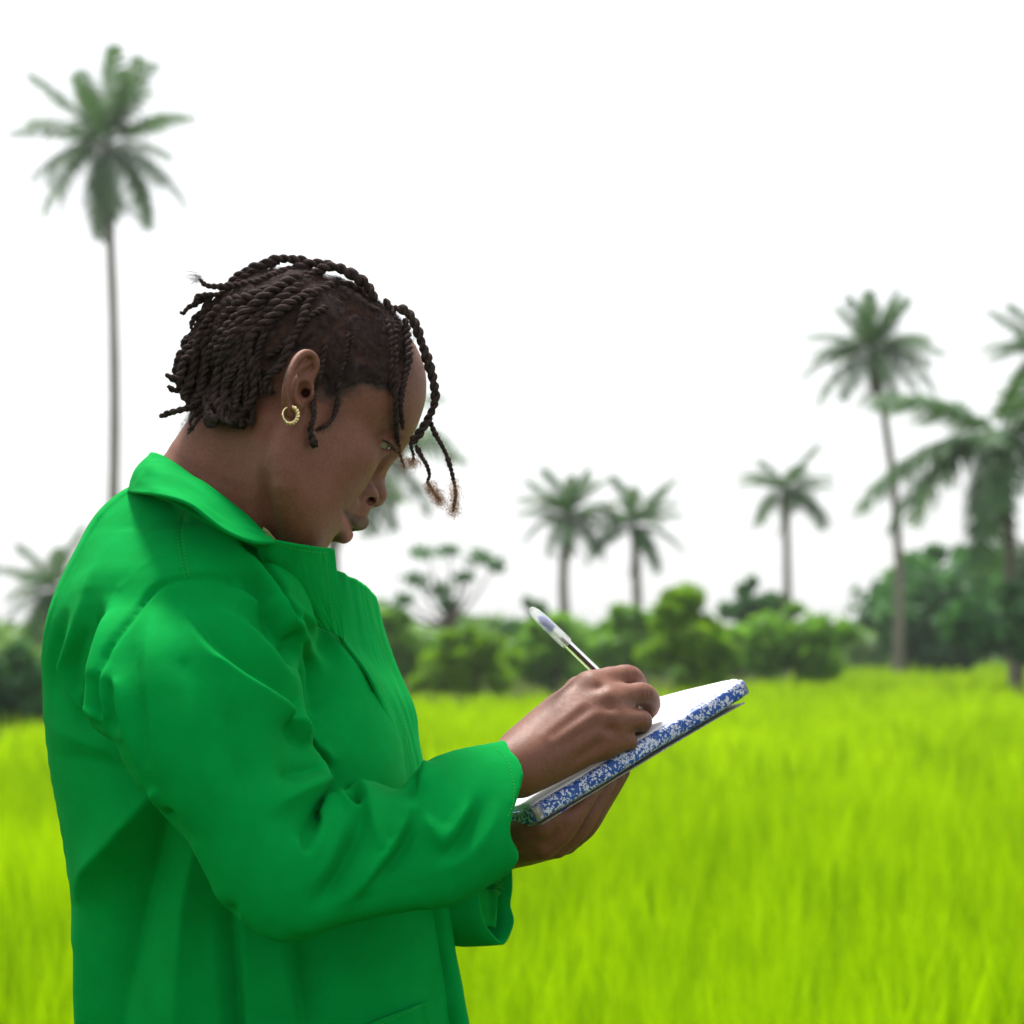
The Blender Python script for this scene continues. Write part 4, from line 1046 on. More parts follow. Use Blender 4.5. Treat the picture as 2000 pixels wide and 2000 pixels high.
SL_IN = [(968, 1458), (898, 1465), (851, 1479), (818, 1500), (797, 1524), (786, 1540), (768, 1541), (732, 1527), (701, 1525), (672, 1545), (648, 1553)]
SL_UP = [(601, 1411), (612, 1455), (643, 1497), (648, 1525), (633, 1562)]
RELIEF = relief(CREASES, [SL_OUT, SL_IN, SL_UP, T_POLY[2:12]], 60, 930, 1060, 2130)
ARM_SEAM = [(192, 1408), (189, 1352), (203, 1300), (221, 1257), (258, 1204), (303, 1152), (335, 1136), (366, 1131), (432, 1131), (477, 1146), (519, 1179), (546, 1222), (566, 1272), (572, 1315)]
YOKE = [(370, 990), (361, 1010), (352, 1040), (355, 1070), (360, 1100), (366, 1130)]
def displace(V, Q, hfun):
    n = normals(V, Q); u, v = px(V)
    view = V - CAMP; view /= np.linalg.norm(view, axis=1)[:, None]
    face = np.clip(-(n * view).sum(1) * 2.6, 0, 1)
    return V + n * (hfun(u, v) * face)[:, None], n
def seam(u, v, pts, depth, w_):
    d, _, _ = polydist(spline(pts, 60), u, v); return -depth * 0.001 * np.exp(-(d / w_) ** 2)
def arm_seam(u, v):     # the shoulder panel is lapped over the sleeve head
    d, sg, t = polydist(spline(ARM_SEAM, 80), u, v); e = np.clip(np.minimum(t, 1 - t) / .08, 0, 1)
    return e * (np.where(sg < 0, 0.0019 * np.exp(-d / 26), 0) - 0.0030 * np.exp(-(d / 5.5) ** 2))
def cloth_wave(u, v):
    return 0.0012 * (vnoise(u + 3000, v + 3000, 95, 11) - .5) + 0.0007 * (vnoise(u + 3000, v + 3000, 38, 12) - .5)
jv, jn = displace(jv, jq, lambda u, v: 0.0013 * RELIEF(u, v) + arm_seam(u, v) + seam(u, v, YOKE, 1.0, 4) + seam(u, v, [(590, 1383), (660, 1371), (736, 1346)], 0.8, 4) + cloth_wave(u, v))
jv = relax(jv, jq, 0.35)
# ------------------------------------------------------------------ person: body, eyes, clothes
person = empty("person", (P(430, 0, 0)[0], 0.02, 0), "person in a green jacket with short twisted hair, head bent, writing in a notebook", "person")

# -- masks on the head: hair-covered scalp, lips
HAIRLINE = [(797, 632, 0.0), (786, 660, 0.020), (772, 722, 0.038), (750, 772, 0.052), (728, 774, 0.056), (702, 766, 0.060), (674, 774, 0.063), (650, 784, 0.066), (634, 778, 0.067), (626, 745, 0.069), (612, 690, 0.070), (575, 690, 0.070), (556, 718, 0.066), (540, 752, 0.062), (516, 775, 0.056), (490, 785, 0.048), (450, 785, 0.035), (405, 770, 0.018), (385, 755, 0.0)]
HL2 = np.array([hl(*q)[[0, 2]] for q in HAIRLINE])
HPOLY = np.vstack([HL2, [[-0.16, HL2[-1, 1]], [-0.16, 0.16], [0.14, 0.16]]])
PART = [[(728, 622), (692, 612), (660, 633), (640, 655), (620, 682)], [(692, 612), (676, 592), (655, 578)], [(652, 640), (676, 655), (690, 690), (722, 712)], [(700, 560), (668, 545), (622, 550), (575, 580), (530, 612)], [(640, 505), (560, 530), (500, 560)], [(560, 640), (530, 680), (520, 720)]]
def hair_mask(V):
    q = toH(V); x, k = q[:, 0], q[:, 2]
    d = np.full(len(V), -1.0); near = (k > -0.10) & (x > -0.14)
    i = np.where(near)[0]
    dd, _, _ = polydist(HL2, x[i], k[i]); ins = inside(HPOLY, x[i], k[i])
    d[i] = np.where(ins, dd, -dd)
    return d
hd = hair_mask(hv)
hu, hvv = px(hv)
soft = np.clip((hd + 0.004 + 0.006 * (vnoise(hu + 2000, hvv, 14, 21) - 0.5)) / 0.010, 0, 1)
part_d = np.full(len(hv), 99.0)
for p_ in PART:
    d_, _, _ = polydist(spline(p_, 30), hu, hvv); part_d = np.minimum(part_d, d_)
part_d = np.where(toH(hv)[:, 1] > -0.02, part_d, 99.0)
partm = np.exp(-((part_d + 6 * (vnoise(hu + 2000, hvv, 6, 22) - .5)) / 6.0) ** 2)
EARP = np.array([hl(u, v, .079)[[0, 2]] for u, v in ((612, 758), (624, 722), (624, 695), (612, 682), (598, 681), (582, 684), (568, 700), (556, 725), (549, 755), (549, 790), (556, 815), (572, 820), (590, 795))])
qh_ = toH(hv); ear = inside(EARP, qh_[:, 0], qh_[:, 2]) & (np.abs(qh_[:, 1]) > 0.062)
soft = np.where(ear & (np.abs(qh_[:, 1]) > 0.068), 0, soft); hd = np.where(ear, -1, hd)
hmask = soft * (1 - 0.50 * np.clip(partm, 0, 1))
hlocal = toH(hv)
_q = hlocal * [1, 0, 1] + np.abs(hlocal) * [0, 1, 0]; lu, lw_ = px(HW(_q))
front_ = (hlocal[:, 0] > 0.045) & (np.abs(hlocal[:, 1]) < 0.034)
def lip_mask(poly, soft_px=3.0):
    o = np.zeros(len(hv)); s = np.where(front_)[0]; d, _, _ = polydist(poly, lu[s], lw_[s], True)
    o[s] = np.clip(0.5 + np.where(inside(poly, lu[s], lw_[s]), d, -d) / soft_px, 0, 1); return o
lip_hi = lip_mask([(668, 996), (680, 1000), (697, 1005), (712, 1009), (730, 1012), (734, 1030), (712, 1040), (690, 1038), (683, 1022), (676, 1008)])
lip_lo = lip_mask([(669, 999), (676, 1009), (683, 1023), (690, 1038), (704, 1048), (696, 1064), (676, 1070), (665, 1060), (664, 1042), (668, 1022), (666, 1006)])
lipm = np.maximum(lip_hi, lip_lo)
# -- the rest of the body, coarse (under the clothes), joined with head and hands into one mesh
def core():
    g = Grid([P(90, 0, 0)[0] - .06, -0.25, 0.0], [P(1010, 0, 0)[0], 0.32, 1.46], 0.007)
    g.chain([P(405, 1010, 0.012), P(400, 1130, 0.020), P(430, 1400, 0.03), P(470, 1750, 0.055), P(500, 2150, 0.045)], [0.058, 0.075, 0.080, 0.075, 0.085], k=0.02, n=12)
    g.chain([P(392, 1190, -0.055), P(395, 1150, 0.02), P(400, 1170, 0.11)], [0.042, 0.06, 0.045], k=0.03)
    g.chain([P(392, 1190, -0.055), P(470, 1480, -0.10), P(555, 1730, -0.135), P(760, 1640, -0.11), P(930, 1530, -0.075)], [0.044, 0.040, 0.034, 0.031, 0.024], k=0.02, n=14)
    g.chain([P(400, 1170, 0.12), P(500, 1450, 0.16), P(620, 1690, 0.165), P(800, 1700, 0.12), P(900, 1680, 0.07)], [0.044, 0.040, 0.034, 0.031, 0.024], k=0.02, n=14)
    for y in (-0.06, 0.12):
        hx = P(500, 0, 0)[0]
        g.chain([[hx, y, 0.86], [hx + 0.02, y, 0.50], [hx - 0.01, y * 1.05, 0.10], [hx + 0.02, y * 1.05, 0.045], [hx + 0.12, y * 1.1, 0.03]], [0.082, 0.052, 0.036, 0.034, 0.028], k=0.02, n=14)
    return g.mesh(2)
cv, cq = core()
BV = np.vstack([hv, rv, lv, cv]); o1 = len(hv); o2 = o1 + len(rv); o3 = o2 + len(lv)
BQ = np.vstack([hq, rq + o1, lq + o2, cq + o3])
z_ = np.zeros(len(BV) - len(hv))
body = mesh_obj("body", BV, BQ, M_SKIN, person, True, {"hairmask": np.r_[hmask, z_], "lips": np.r_[lipm, z_], "lower_lip": np.r_[np.clip(lip_lo - lip_hi * .7, 0, 1), z_]})

BROW = spline([hl(779, 852, .016), hl(774, 830, .031), hl(755, 814, .045), hl(733, 813, .0535)], 40)
def eyes():
    for s in (1, -1):
        c = HW(EYE * [1, s, 1]); look = np.array([0.82, -0.20 * s, -0.53]); look /= np.linalg.norm(look)
        th = np.linspace(0, np.pi, 40); ph = np.linspace(0, 2 * np.pi, 48, endpoint=False)
        a = np.cross(look, HK); a /= np.linalg.norm(a); b = np.cross(look, a)
        r = 0.0121 + 0.0007 * np.exp(-(th / 0.42) ** 2)
        V = c + r[:, None, None] * (np.cos(th)[:, None, None] * look + np.sin(th)[:, None, None] * (np.cos(ph)[None, :, None] * a + np.sin(ph)[None, :, None] * b))
        i = np.arange(39)[:, None] * 48; j = np.arange(48)[None]; k = (j + 1) % 48
        F = np.stack([i + j, i + k, i + 48 + k, i + 48 + j], -1).reshape(-1, 4)
        iris = np.repeat(np.clip(1 - th / 1.12, 0, 1), 48)
        mesh_obj("eye", V.reshape(-1, 3), F, M_EYE, person, True, {"iris": iris})
        # lashes along the upper lid
        mb = MB(); q0 = [hl(745.5, 858, .0425), hl(757, 865, .0405), hl(774, 880, .030)]
        p = spline([(x - EYE) / np.linalg.norm(x - EYE) * 0.0148 + EYE for x in q0], 26)
        for n_, x in enumerate(p):
            w0 = HW(x * [1, s, 1]); dirv = HF * 1.0 - HK * 0.45 + HLt * s * (0.5 - 0.5 * n_ / 26) + rng.normal(0, .12, 3)
            L = 0.0065 * (0.7 + 0.3 * math.sin(n_ / 26 * 3.1))
            e = np.array([w0, w0 + dirv * L * .5, w0 + dirv * L + HK * 0.0016])
            mb.add(*tube(e, [0.00022, 0.00016, 0.00004], 4))
        mb.add(*tube(np.array([HW(x * [1, s, 1]) for x in p]), 0.00045, 5))
        mb.build("eyelashes", M_LASH, person)["kind"] = "stuff"
        bw = MB()
        for n_ in range(260):      # eyebrow hairs
            t = rng.random(); x = BROW[int(t * 39)]
            w0 = HW(x * [1, s, 1]); 
            up = rng.normal(0, 0.0022)
            w0 = w0 + HK * up
            bw.add(*tube([w0, w0 + HLt * s * .004 - HF * .0015 + HF * .0012, w0 + HLt * s * 0.0075 - HF * 0.004], [0.00018, 0.00014, 0.00004], 3))
        bw.build("eyebrow", M_LASH, person)["kind"] = "stuff"
eyes()

# -- jacket
jacket = mesh_obj("jacket", jv, jq, M_GREEN, person, True)

def sheet(name, rails, nu, nv, thick, mat, parent, wob=0.0, seed=0, bulge=None):
    """cloth panel lofted through rails (each a list of 3D points), with thickness"""
    G = np.stack([spline(r, nu) for r in rails], 1)           # nu, rails, 3
    G = np.stack([spline(G[i], nv) for i in range(nu)])        # nu, nv, 3
    dU = np.gradient(G, axis=0); dV = np.gradient(G, axis=1); n = np.cross(dU, dV); n /= np.linalg.norm(n, axis=2)[:, :, None] + 1e-12
    if wob:
        a, b = np.meshgrid(np.linspace(0, 1, nu), np.linspace(0, 1, nv), indexing='ij')
        w_ = vnoise(a * 9 + seed, b * 3 + seed, 1.0, 50 + seed) - .5 + .5 * (vnoise(a * 22, b * 8 + seed, 1.0, 60 + seed) - .5)
        G = G + n * (wob * w_)[:, :, None]
    if bulge is not None: G = G + n * bulge(*np.meshgrid(np.linspace(0, 1, nu), np.linspace(0, 1, nv), indexing='ij'))[:, :, None]
    V = np.concatenate([(G + n * thick / 2).reshape(-1, 3), (G - n * thick / 2).reshape(-1, 3)]); o = nu * nv
    i, j = np.meshgrid(np.arange(nu - 1), np.arange(nv - 1), indexing='ij'); a = (i * nv + j).ravel()
    F = [np.stack([a, a + nv, a + nv + 1, a + 1], 1), np.stack([a + o, a + 1 + o, a + nv + 1 + o, a + nv + o], 1)]
    rim = list(range(nv)) + [k * nv + nv - 1 for k in range(1, nu)] + [(nu - 1) * nv + k for k in range(nv - 2, -1, -1)] + [k * nv for k in range(nu - 2, 0, -1)]
    rim = np.array(rim); nx_ = np.roll(rim, -1)
    F.append(np.stack([rim, nx_, nx_ + o, rim + o], 1))
    ob = mesh_obj(name, V, np.vstack(F), mat, parent, True)
    ob.data.polygons.foreach_set("use_smooth", np.ones(len(ob.data.polygons), bool))
    return ob
def PL(l): return [P(*q) for q in l]
# collar: wraps the neck, folded outward
collar = sheet("collar", [
    PL([(514, 1040, -.074), (478, 1003, -.078), (440, 972, -.078), (395, 939, -.074), (340, 906, -.056), (304, 887, -.022), (300, 893, .03), (335, 920, .08), (410, 970, .105), (490, 1030, .09)]),
    PL([(527, 1052, -.096), (486, 1030, -.104), (438, 1003, -.106), (384, 965, -.104), (316, 926, -.084), (275, 915, -.036), (272, 920, .03), (305, 945, .10), (395, 995, .125), (490, 1050, .105)]),
    PL([(537, 1062, -.104), (494, 1060, -.122), (436, 1034, -.130), (370, 988, -.132), (303, 968, -.110), (257, 963, -.045), (254, 962, .03), (285, 980, .115), (385, 1025, .14), (490, 1070, .115)])],
    150, 22, 0.0030, M_GREEN, jacket, 0.0026, 3)
cstand = sheet("collar_stand", [
    PL([(516, 1044, -.070), (440, 978, -.072), (342, 914, -.050), (310, 898, -.015), (308, 903, .035), (345, 928, .075), (490, 1036, .085)]),
    PL([(520, 1075, -.090), (436, 1040, -.100), (340, 985, -.080), (290, 970, -.02), (288, 970, .04), (330, 990, .09), (490, 1075, .10)])], 70, 8, 0.003, M_GREEN, jacket)
flap = sheet("collar_flap", [
    PL([(509, 1050, -.092), (536, 1055, -.094), (594, 1065, -.082), (651.5, 1071.5, -.050)]),
    PL([(505, 1080, -.088), (545, 1095, -.086), (602, 1098, -.070), (655, 1100, -.044)]),
    PL([(540, 1130, -.068), (575, 1150, -.064), (615, 1160, -.054), (663, 1165, -.034)]),
    PL([(610, 1215, -.040), (630, 1225, -.036), (650, 1236, -.030), (671, 1250, -.020)])], 60, 50, 0.0028, M_GREEN, jacket, 0.0012, 5)
far_front = sheet("front_panel", [
    PL([(640, 1110, .02), (676, 1124, .035), (713, 1146, .055), (737, 1176, .075)]),
    PL([(652, 1200, .0), (690, 1205, .02), (725, 1215, .045), (749, 1228, .07)]),
    PL([(665, 1245, -.01), (705, 1270, .015), (745, 1290, .04), (772, 1296, .065)]),
    PL([(720, 1320, -.005), (750, 1350, .015), (785, 1372, .04), (808, 1380, .06)]),
    PL([(760, 1420, .0), (785, 1440, .02), (803, 1452, .035), (818, 1453, .055)]),
    PL([(780, 1530, .0), (805, 1540, .02), (825, 1545, .035), (838, 1546, .05)]),
    PL([(800, 1640, .0), (830, 1650, .02), (850, 1655, .035), (862, 1656, .05)])], 60, 90, 0.003, M_GREEN, jacket, 0.0016, 8)
placket = sheet("placket", [
    PL([(815, 1700, 0.029), (832, 1775, 0.034), (852, 1890, 0.036), (870, 2000, 0.034), (888, 2200, 0.034), (895, 2420, 0.034)]),
    PL([(858, 1700, 0.027), (866, 1775, 0.034), (884, 1890, 0.036), (903, 2000, 0.034), (922, 2200, 0.034), (930, 2420, 0.034)]),
    PL([(862, 1700, 0.041), (872, 1768, 0.046), (893, 1890, 0.048), (911, 2000, 0.046), (932, 2200, 0.044), (940, 2420, 0.044)])], 50, 10, 0.004, M_GREEN, jacket, 0.002, 11)
# pocket flap at the hip, its corner showing at the bottom of the frame
def ts(u, v, off=0.002):
    q = JG.hit(u, v); return q + np.array([0, -off, 0])
pocket = sheet("pocket_flap", [
    [ts(690, 2040, .006), ts(716, 2002, .007), ts(768, 1979, .008), ts(834, 1953, .008)],
    [ts(690, 2070, .006), ts(722, 2030, .006), ts(776, 2015, .006), ts(840, 1985, .007)],
    [ts(690, 2120, .005), ts(730, 2100, .005), ts(790, 2080, .005), ts(850, 2060, .005)]], 40, 20, 0.003, M_GREEN, jacket, 0.0015, 13)
label_tag = sheet("label_tag", [PL([(514, 1030, -.060), (524, 1037, -.058), (540, 1056, -.054)]), PL([(510, 1042, -.056), (520, 1050, -.054), (534, 1066, -.050)])], 12, 4, 0.0012, M_LABEL, jacket)

# far sleeve with its open cuff hanging below the notebook
def far_sleeve():
    rim = [(1000, 1690, .085), (1001, 1735, .090), (997, 1768, .094), (1004, 1802, .090), (984, 1845, .070), (960, 1828, .050), (945, 1806, .042), (937, 1780, .040), (934, 1740, .042), (948, 1700, .052), (972, 1680, .068)]
    rim = np.array([P(*q) for q in rim]); rim = spline(np.vstack([rim, rim[:1]]), 41)[:-1]
    c = rim.mean(0)
    def ring(shift, sc, rot=0): return c + np.array(shift) + (rim - c) * sc
    rings = [rim, ring((-0.020, .004, -.001), 1.02), ring((-0.045, .010, 0.0), 1.04), ring((-0.10, .035, 0.012), 1.08), ring((-.17, .085, .05), 1.16), ring((-.215, .11, .15), 1.3), ring((-.25, .09, .27), 1.2)]
    rings[-1] = rings[-1]
    G = np.stack(rings); G = np.stack([spline(G[:, j], 40) for j in range(40)], 1)
    inn = G[:14].mean(1, keepdims=True) + (G[:14] - G[:14].mean(1, keepdims=True)) * 0.93
    V = np.vstack([G.reshape(-1, 3), inn[::-1].reshape(-1, 3)])
    F = []
    def strip(a, b):
        j = np.arange(40); k = (j + 1) % 40; F.append(np.stack([a + j, a + k, b + k, b + j], 1))
    for i in range(39): strip(i * 40, (i + 1) * 40)
    for i in range(13): strip(1600 + i * 40, 1600 + (i + 1) * 40)
    strip(1600 + 13 * 40, 0)
    s = mesh_obj("sleeve", V, np.vstack(F), M_GREEN, jacket, True)
    sheet("sleeve_facing", [PL([(928, 1735, .074), (950, 1736, .082), (972, 1738, .084)]), PL([(934, 1775, .072), (952, 1778, .080), (971, 1780, .082)]), PL([(943, 1806, .068), (956, 1810, .074), (968, 1814, .076)])], 14, 14, 0.0015, M_GREEN_IN, jacket, 0.0015, 17)
    mb = MB()
    for i in range(16):
        a = P(966 + rng.uniform(-3, 6), 1716 + i * 2.0, .055); mb.add(*tube(spline([a, a + np.array([rng.uniform(.001, .004), -.001, rng.uniform(-.001, .001)]), a + np.array([rng.uniform(.003, .007), -.001, rng.uniform(-.003, .002)])], 5), 0.00022, 4))
    mb.build("loose_threads", M_STITCH, jacket)["kind"] = "stuff"
far_sleeve()

# stitched seams: runs of short thread dashes lying on the cloth
from mathutils.bvhtree import BVHTree
def bvh(o):
    M = o.matrix_parent_inverse
    me = o.data; return BVHTree.FromPolygons([v.co.copy() for v in me.vertices], [tuple(p.vertices) for p in me.polygons])
jb = BVHTree.FromPolygons([Vector(p) for p in jv], [tuple(int(i) for i in q) for q in jq])
def ray(b, u, v):
    d = Vector(P(u, v, 0) - CAMP).normalized(); r = b.ray_cast(Vector(CAMP), d); return r
def stitches(name, lines, b, dash=5.0, gap=2.2, rad=0.00030):
    mb = MB()
    for pts in lines:
        p = np.asarray(pts, float); L = np.linalg.norm(np.diff(p, axis=0), axis=1).sum(); s = spline(p, max(8, int(L / 1.7)))
        q = []
        for u, v in s:
            r = ray(b, u, v); q.append(None if r[0] is None else np.array(r[0]) + np.array(r[1]) * (0.00035 if r[1].y < 0 else -0.00035))
        n = int(dash / 1.7); st = int((dash + gap) / 1.7)
        for i in range(0, len(q) - n, st):
            seg = q[i:i + n + 1]
            if any(x is None for x in seg) or max(np.linalg.norm(seg[k + 1] - seg[k]) for k in range(n)) > .006: continue
            mb.add(*tube(seg, rad * np.r_[.5, np.ones(n - 1), .5], 5))
    if mb.V: mb.build(name, M_STITCH, jacket)["kind"] = "stuff"
stitches("stitching", [[(356, 995), (347, 1040), (350, 1075), (356, 1105), (362, 1131)], [(363, 1000), (357, 1040), (360, 1075), (366, 1105), (371, 1131)], [(966, 1459), (990, 1485), (1000, 1515), (1004, 1545), (1000, 1575), (990, 1600)]], jb)
fb = BVHTree.FromPolygons([collar.matrix_parent_inverse @ v.co for v in flap.data.vertices] if False else [v.co for v in flap.data.vertices], [tuple(p.vertices) for p in flap.data.polygons])
stitches("stitching", [[(634, 1084), (640, 1130), (645, 1180), (652, 1222)], [(540, 1062), (593, 1075), (645, 1081)]], fb)
db = BVHTree.FromPolygons([v.co for v in far_front.data.vertices], [tuple(p.vertices) for p in far_front.data.polygons])
stitches("stitching", [[(716, 1165), (732, 1215), (752, 1275), (772, 1330), (785, 1380), (793, 1430), (792, 1480)]], db)
pb = BVHTree.FromPolygons([v.co for v in pocket.data.vertices], [tuple(p.vertices) for p in pocket.data.polygons])
stitches("stitching", [[(829, 1962), (838, 2000)], [(720, 2010), (770, 1988), (828, 1962)]], pb)

# trousers and shoes, below the frame
def lower():
    hx = P(500, 0, 0)[0]; g = Grid([hx - .22, -.24, 0.03], [hx + .24, .28, 1.0], 0.007)
    for y in (-0.06, 0.12): g.chain([[hx, y, 0.88], [hx + 0.02, y, 0.50], [hx - 0.005, y * 1.05, 0.09]], [0.086, 0.072, 0.062], k=0.02, n=10)
    g.cap([hx, 0.03, 0.88], [hx, 0.03, 0.92], 0.095, k=0.03)
    v, q = g.mesh(2); mesh_obj("trousers", v, q, M_TROUSER, person)
    for y in (-0.063, 0.126):
        g = Grid([hx - .1, y - .08, -.005], [hx + .24, y + .09, .16], 0.004)
        g.chain([[hx - .02, y, .05], [hx + .06, y, .045], [hx + .155, y * 1.05, .036]], [.046, .044, .036], k=.02); g.cap([hx - .01, y, .05], [hx - .01, y, .10], .045, k=.02)
        g.op([hx - .1, y - .08, -.1], [hx + .25, y + .1, .006], lambda X, Y, Z: (Z - 0.004) + 0 * X + 0 * Y, 's', 0.004)
        v, q = g.mesh(1); mesh_obj("shoe", v, q, M_SHOE, person)
lower()

# earring: hoop through the lobe with a knotted gold front
def earring():
    mb = MB(); c = P(566.5, 810, HEAD.hit(566, 806)[1] - 0.001)
    rx, rz = 0.0062, 0.0066
    th = np.linspace(0.62 * np.pi, 2.42 * np.pi, 60)
    ax = np.array([0.95, 0.30, 0.0])
    pts = np.array([c + ax * math.cos(t) * rx + np.array([0, 0, 1]) * math.sin(t) * rz for t in th])
    mb.add(*tube(pts, 0.0008 + 0.0010 * np.clip((th - 1.1 * np.pi) / 2, 0, 1), 8))
    for t in np.linspace(1.38 * np.pi, 2.25 * np.pi, 9):
        q = c + ax * math.cos(t) * rx * 1.08 + np.array([0, 0, 1]) * math.sin(t) * rz * 1.08
        d = ax * (-math.sin(t)) + np.array([0, 0, 1]) * math.cos(t); o_ = np.array([0, -1, 0])
        w_ = np.array([q + (np.cos(a) * (d * .5 + ax * .6 * math.cos(t) + np.array([0, 0, .6]) * math.sin(t)) + np.sin(a) * o_) * 0.0019 for a in np.linspace(0, 2 * np.pi, 12)])
        mb.add(*tube(w_, 0.0010, 6))
    mb.build("earring", M_GOLD, person)
earring()
# ------------------------------------------------------------------ hair: short scalp hair and two-strand twists
thr = hd - (0.003 + 0.006 * vnoise(hu + 2000, hvv, 9, 31))
keep = thr > 0
off = (0.0010 + 0.0016 * np.clip(hd / 0.02, 0, 1) + 0.0012 * vnoise(hu + 2000, hvv, 9, 23)) * (1 - 0.85 * np.clip(partm, 0, 1)) * np.clip(thr / 0.008, 0.03, 1)
hn = normals(hv, hq)
capv = hv + hn * off[:, None]
fk = keep[hq].all(1) & (np.abs(hlocal[hq[:, 0], 2] + 10) > 0)
# leave the ears bare
fk &= ~ear[hq].any(1)
used_ = np.zeros(len(hv), bool); used_[hq[fk].ravel()] = True; mp_ = np.cumsum(used_) - 1
hair = mesh_obj("hair", capv[used_], mp_[hq[fk]].astype(np.int32), M_HAIR, person, True, {"parting": np.clip(partm, 0, 1)[used_]})
hair["label"] = "short black twisted hair"

PI2 = 2 * math.pi
frizz = MB(); tips = MB()
def strand(mb, p0, d, L, curl, w_=0.00011, n=5, grav=0.0):
    t = np.linspace(0, 1, n)[:, None]; a = rng.normal(size=3); a -= d * (a @ d) / (d @ d + 1e-9); a /= np.linalg.norm(a) + 1e-9; b = np.cross(d / (np.linalg.norm(d) + 1e-9), a)
    ph = rng.uniform(0, 6); k = rng.uniform(4, 9)
    p = p0 + d * L * t + curl * L * (a * np.sin(k * t + ph) + b * np.cos(k * t + ph) - a * math.sin(ph) - b * math.cos(ph)) + np.array([0, 0, -grav]) * t ** 2
    s = np.cross(d, [0, 1.0, 0.2]); s = s / (np.linalg.norm(s) + 1e-9) * w_
    V = np.empty((2 * n, 3)); V[0::2] = p - s * (1 - .6 * t); V[1::2] = p + s * (1 - .6 * t)
    F = [(2 * i, 2 * i + 1, 2 * i + 3, 2 * i + 2) for i in range(n - 1)]
    mb.add(V, F)
def twist(path3, R0, taper=0.75, knob=0.0, pitch=4.0, tip=0.0, fz=1.0, seed=0):
    """two strands wound round each other along a 3D path"""
    p = spline(path3, 200); L = np.linalg.norm(np.diff(p, axis=0), axis=1).sum()
    n = max(14, int(L / (R0 * pitch) * 12)); p = spline(p, n)
    p = p + np.cumsum(rng.normal(0, 0.00010, p.shape), axis=0) * np.linspace(0, 1, n)[:, None]
    wq = np.linspace(0, L / 0.014, n)[:, None]; p = p + 0.0009 * np.sin(wq * rng.uniform(.7, 1.5, 3) + rng.uniform(0, 6, 3)) * np.clip(wq, 0, 1)
    t = np.linspace(0, 1, n); R_ = R0 * (1 - (1 - taper) * t) * (1 + 0.11 * np.interp(np.linspace(0, 1, n), np.linspace(0, 1, max(5, n // 5)), rng.normal(size=max(5, n // 5)))) * np.clip(0.55 + t * 8, 0, 1)
    R_ *= np.where(t > 0.97, 0.7, 1)
    if knob: R_ = R_ * (1 + knob * np.exp(-((t - 0.97) / 0.05) ** 2))
    T = np.gradient(p, axis=0); T /= np.linalg.norm(T, axis=1)[:, None] + 1e-12
    up = np.array([0, 1.0, 0.1]); A = np.empty_like(p); a = np.cross(T[0], up); a /= np.linalg.norm(a) + 1e-9
    for i in range(n):
        a = a - T[i] * (a @ T[i]); a /= np.linalg.norm(a) + 1e-9; A[i] = a
    B = np.cross(T, A); s = np.linspace(0, L, n); ph = rng.uniform(0, 6) + np.cumsum(np.r_[0, np.diff(s)] / (np.maximum(R_, R0 * .4) * pitch)) * PI2
    mb = MB()
    for k in (0, math.pi):
        c = p + 0.50 * R_[:, None] * (np.cos(ph + k)[:, None] * A + np.sin(ph + k)[:, None] * B)
        mb.add(*tube(c, 0.60 * R_ * (1 + 0.06 * rng.normal(size=n)), 8))
    o = mb.build("twist", M_HAIR, hair)
    for i in range(int(110 * fz * L / 0.05)):     # fly-away hairs
        j = rng.integers(0, n); an = rng.uniform(0, 6.283); d = (np.cos(an) * A[j] + np.sin(an) * B[j]) + T[j] * rng.uniform(-.2, .9)
        strand(frizz, p[j] + (np.cos(an) * A[j] + np.sin(an) * B[j]) * R_[j] * .9, d / np.linalg.norm(d), rng.uniform(.0010, .0048), 0.35, 0.00008)
    if tip:
        m_ = int(230 * tip)
        for i in range(m_):
            j = int(n * (1 - rng.random() ** 1.3 * (0.34 if tip > 1.25 else 0.13))) - 1; an = rng.uniform(0, 6.283); q = np.cos(an) * A[j] + np.sin(an) * B[j]
            strand(tips, p[j] + q * R_[j] * rng.uniform(.2, 1), q * .6 + T[j] * rng.uniform(.3, 1.2), rng.uniform(.003, .0085), 0.45, 0.00013, 8, 0.001)
    return o
def lay(uv, off=0.004, y=None, fixed=None, off2=None):
    """photo-pixel path -> 3D path resting on the head where it crosses the head, hanging free elsewhere"""
    q = spline(np.asarray(uv, float), max(10, 4 * len(uv))); ys = []
    for u, v in q:
        h = HEAD.hit(u, v) if y is None else None
        ok = h is not None and HEAD.sample(h)[0] < 0.001
        ys.append(h[1] if ok else np.nan)
    ys = np.array(ys)
    if y is not None: ys[:] = np.interp(np.linspace(0, 1, len(q)), np.linspace(0, 1, len(y)), y) if hasattr(y, '__len__') else y
    else:
        g = np.where(~np.isnan(ys))[0]
        if len(g) == 0: ys[:] = 0.0
        else:
            ys = np.interp(np.arange(len(ys)), g, ys[g]); 
            lim = 0.006       # do not dive away along grazing surfaces
            for i in range(1, len(ys)): ys[i] = np.clip(ys[i], ys[i - 1] - lim, ys[i - 1] + lim)
        t = np.linspace(0, 1, len(q)); ys = ys - (off if off2 is None else off + (off2 - off) * t)
        ys = np.convolve(np.r_[ys[0], ys[0], ys, ys[-1], ys[-1]], np.ones(5) / 5, 'valid')
    return np.array([P(u, v, a) for (u, v), a in zip(q, ys)])
W = 0.00040          # metres per photo pixel at the head
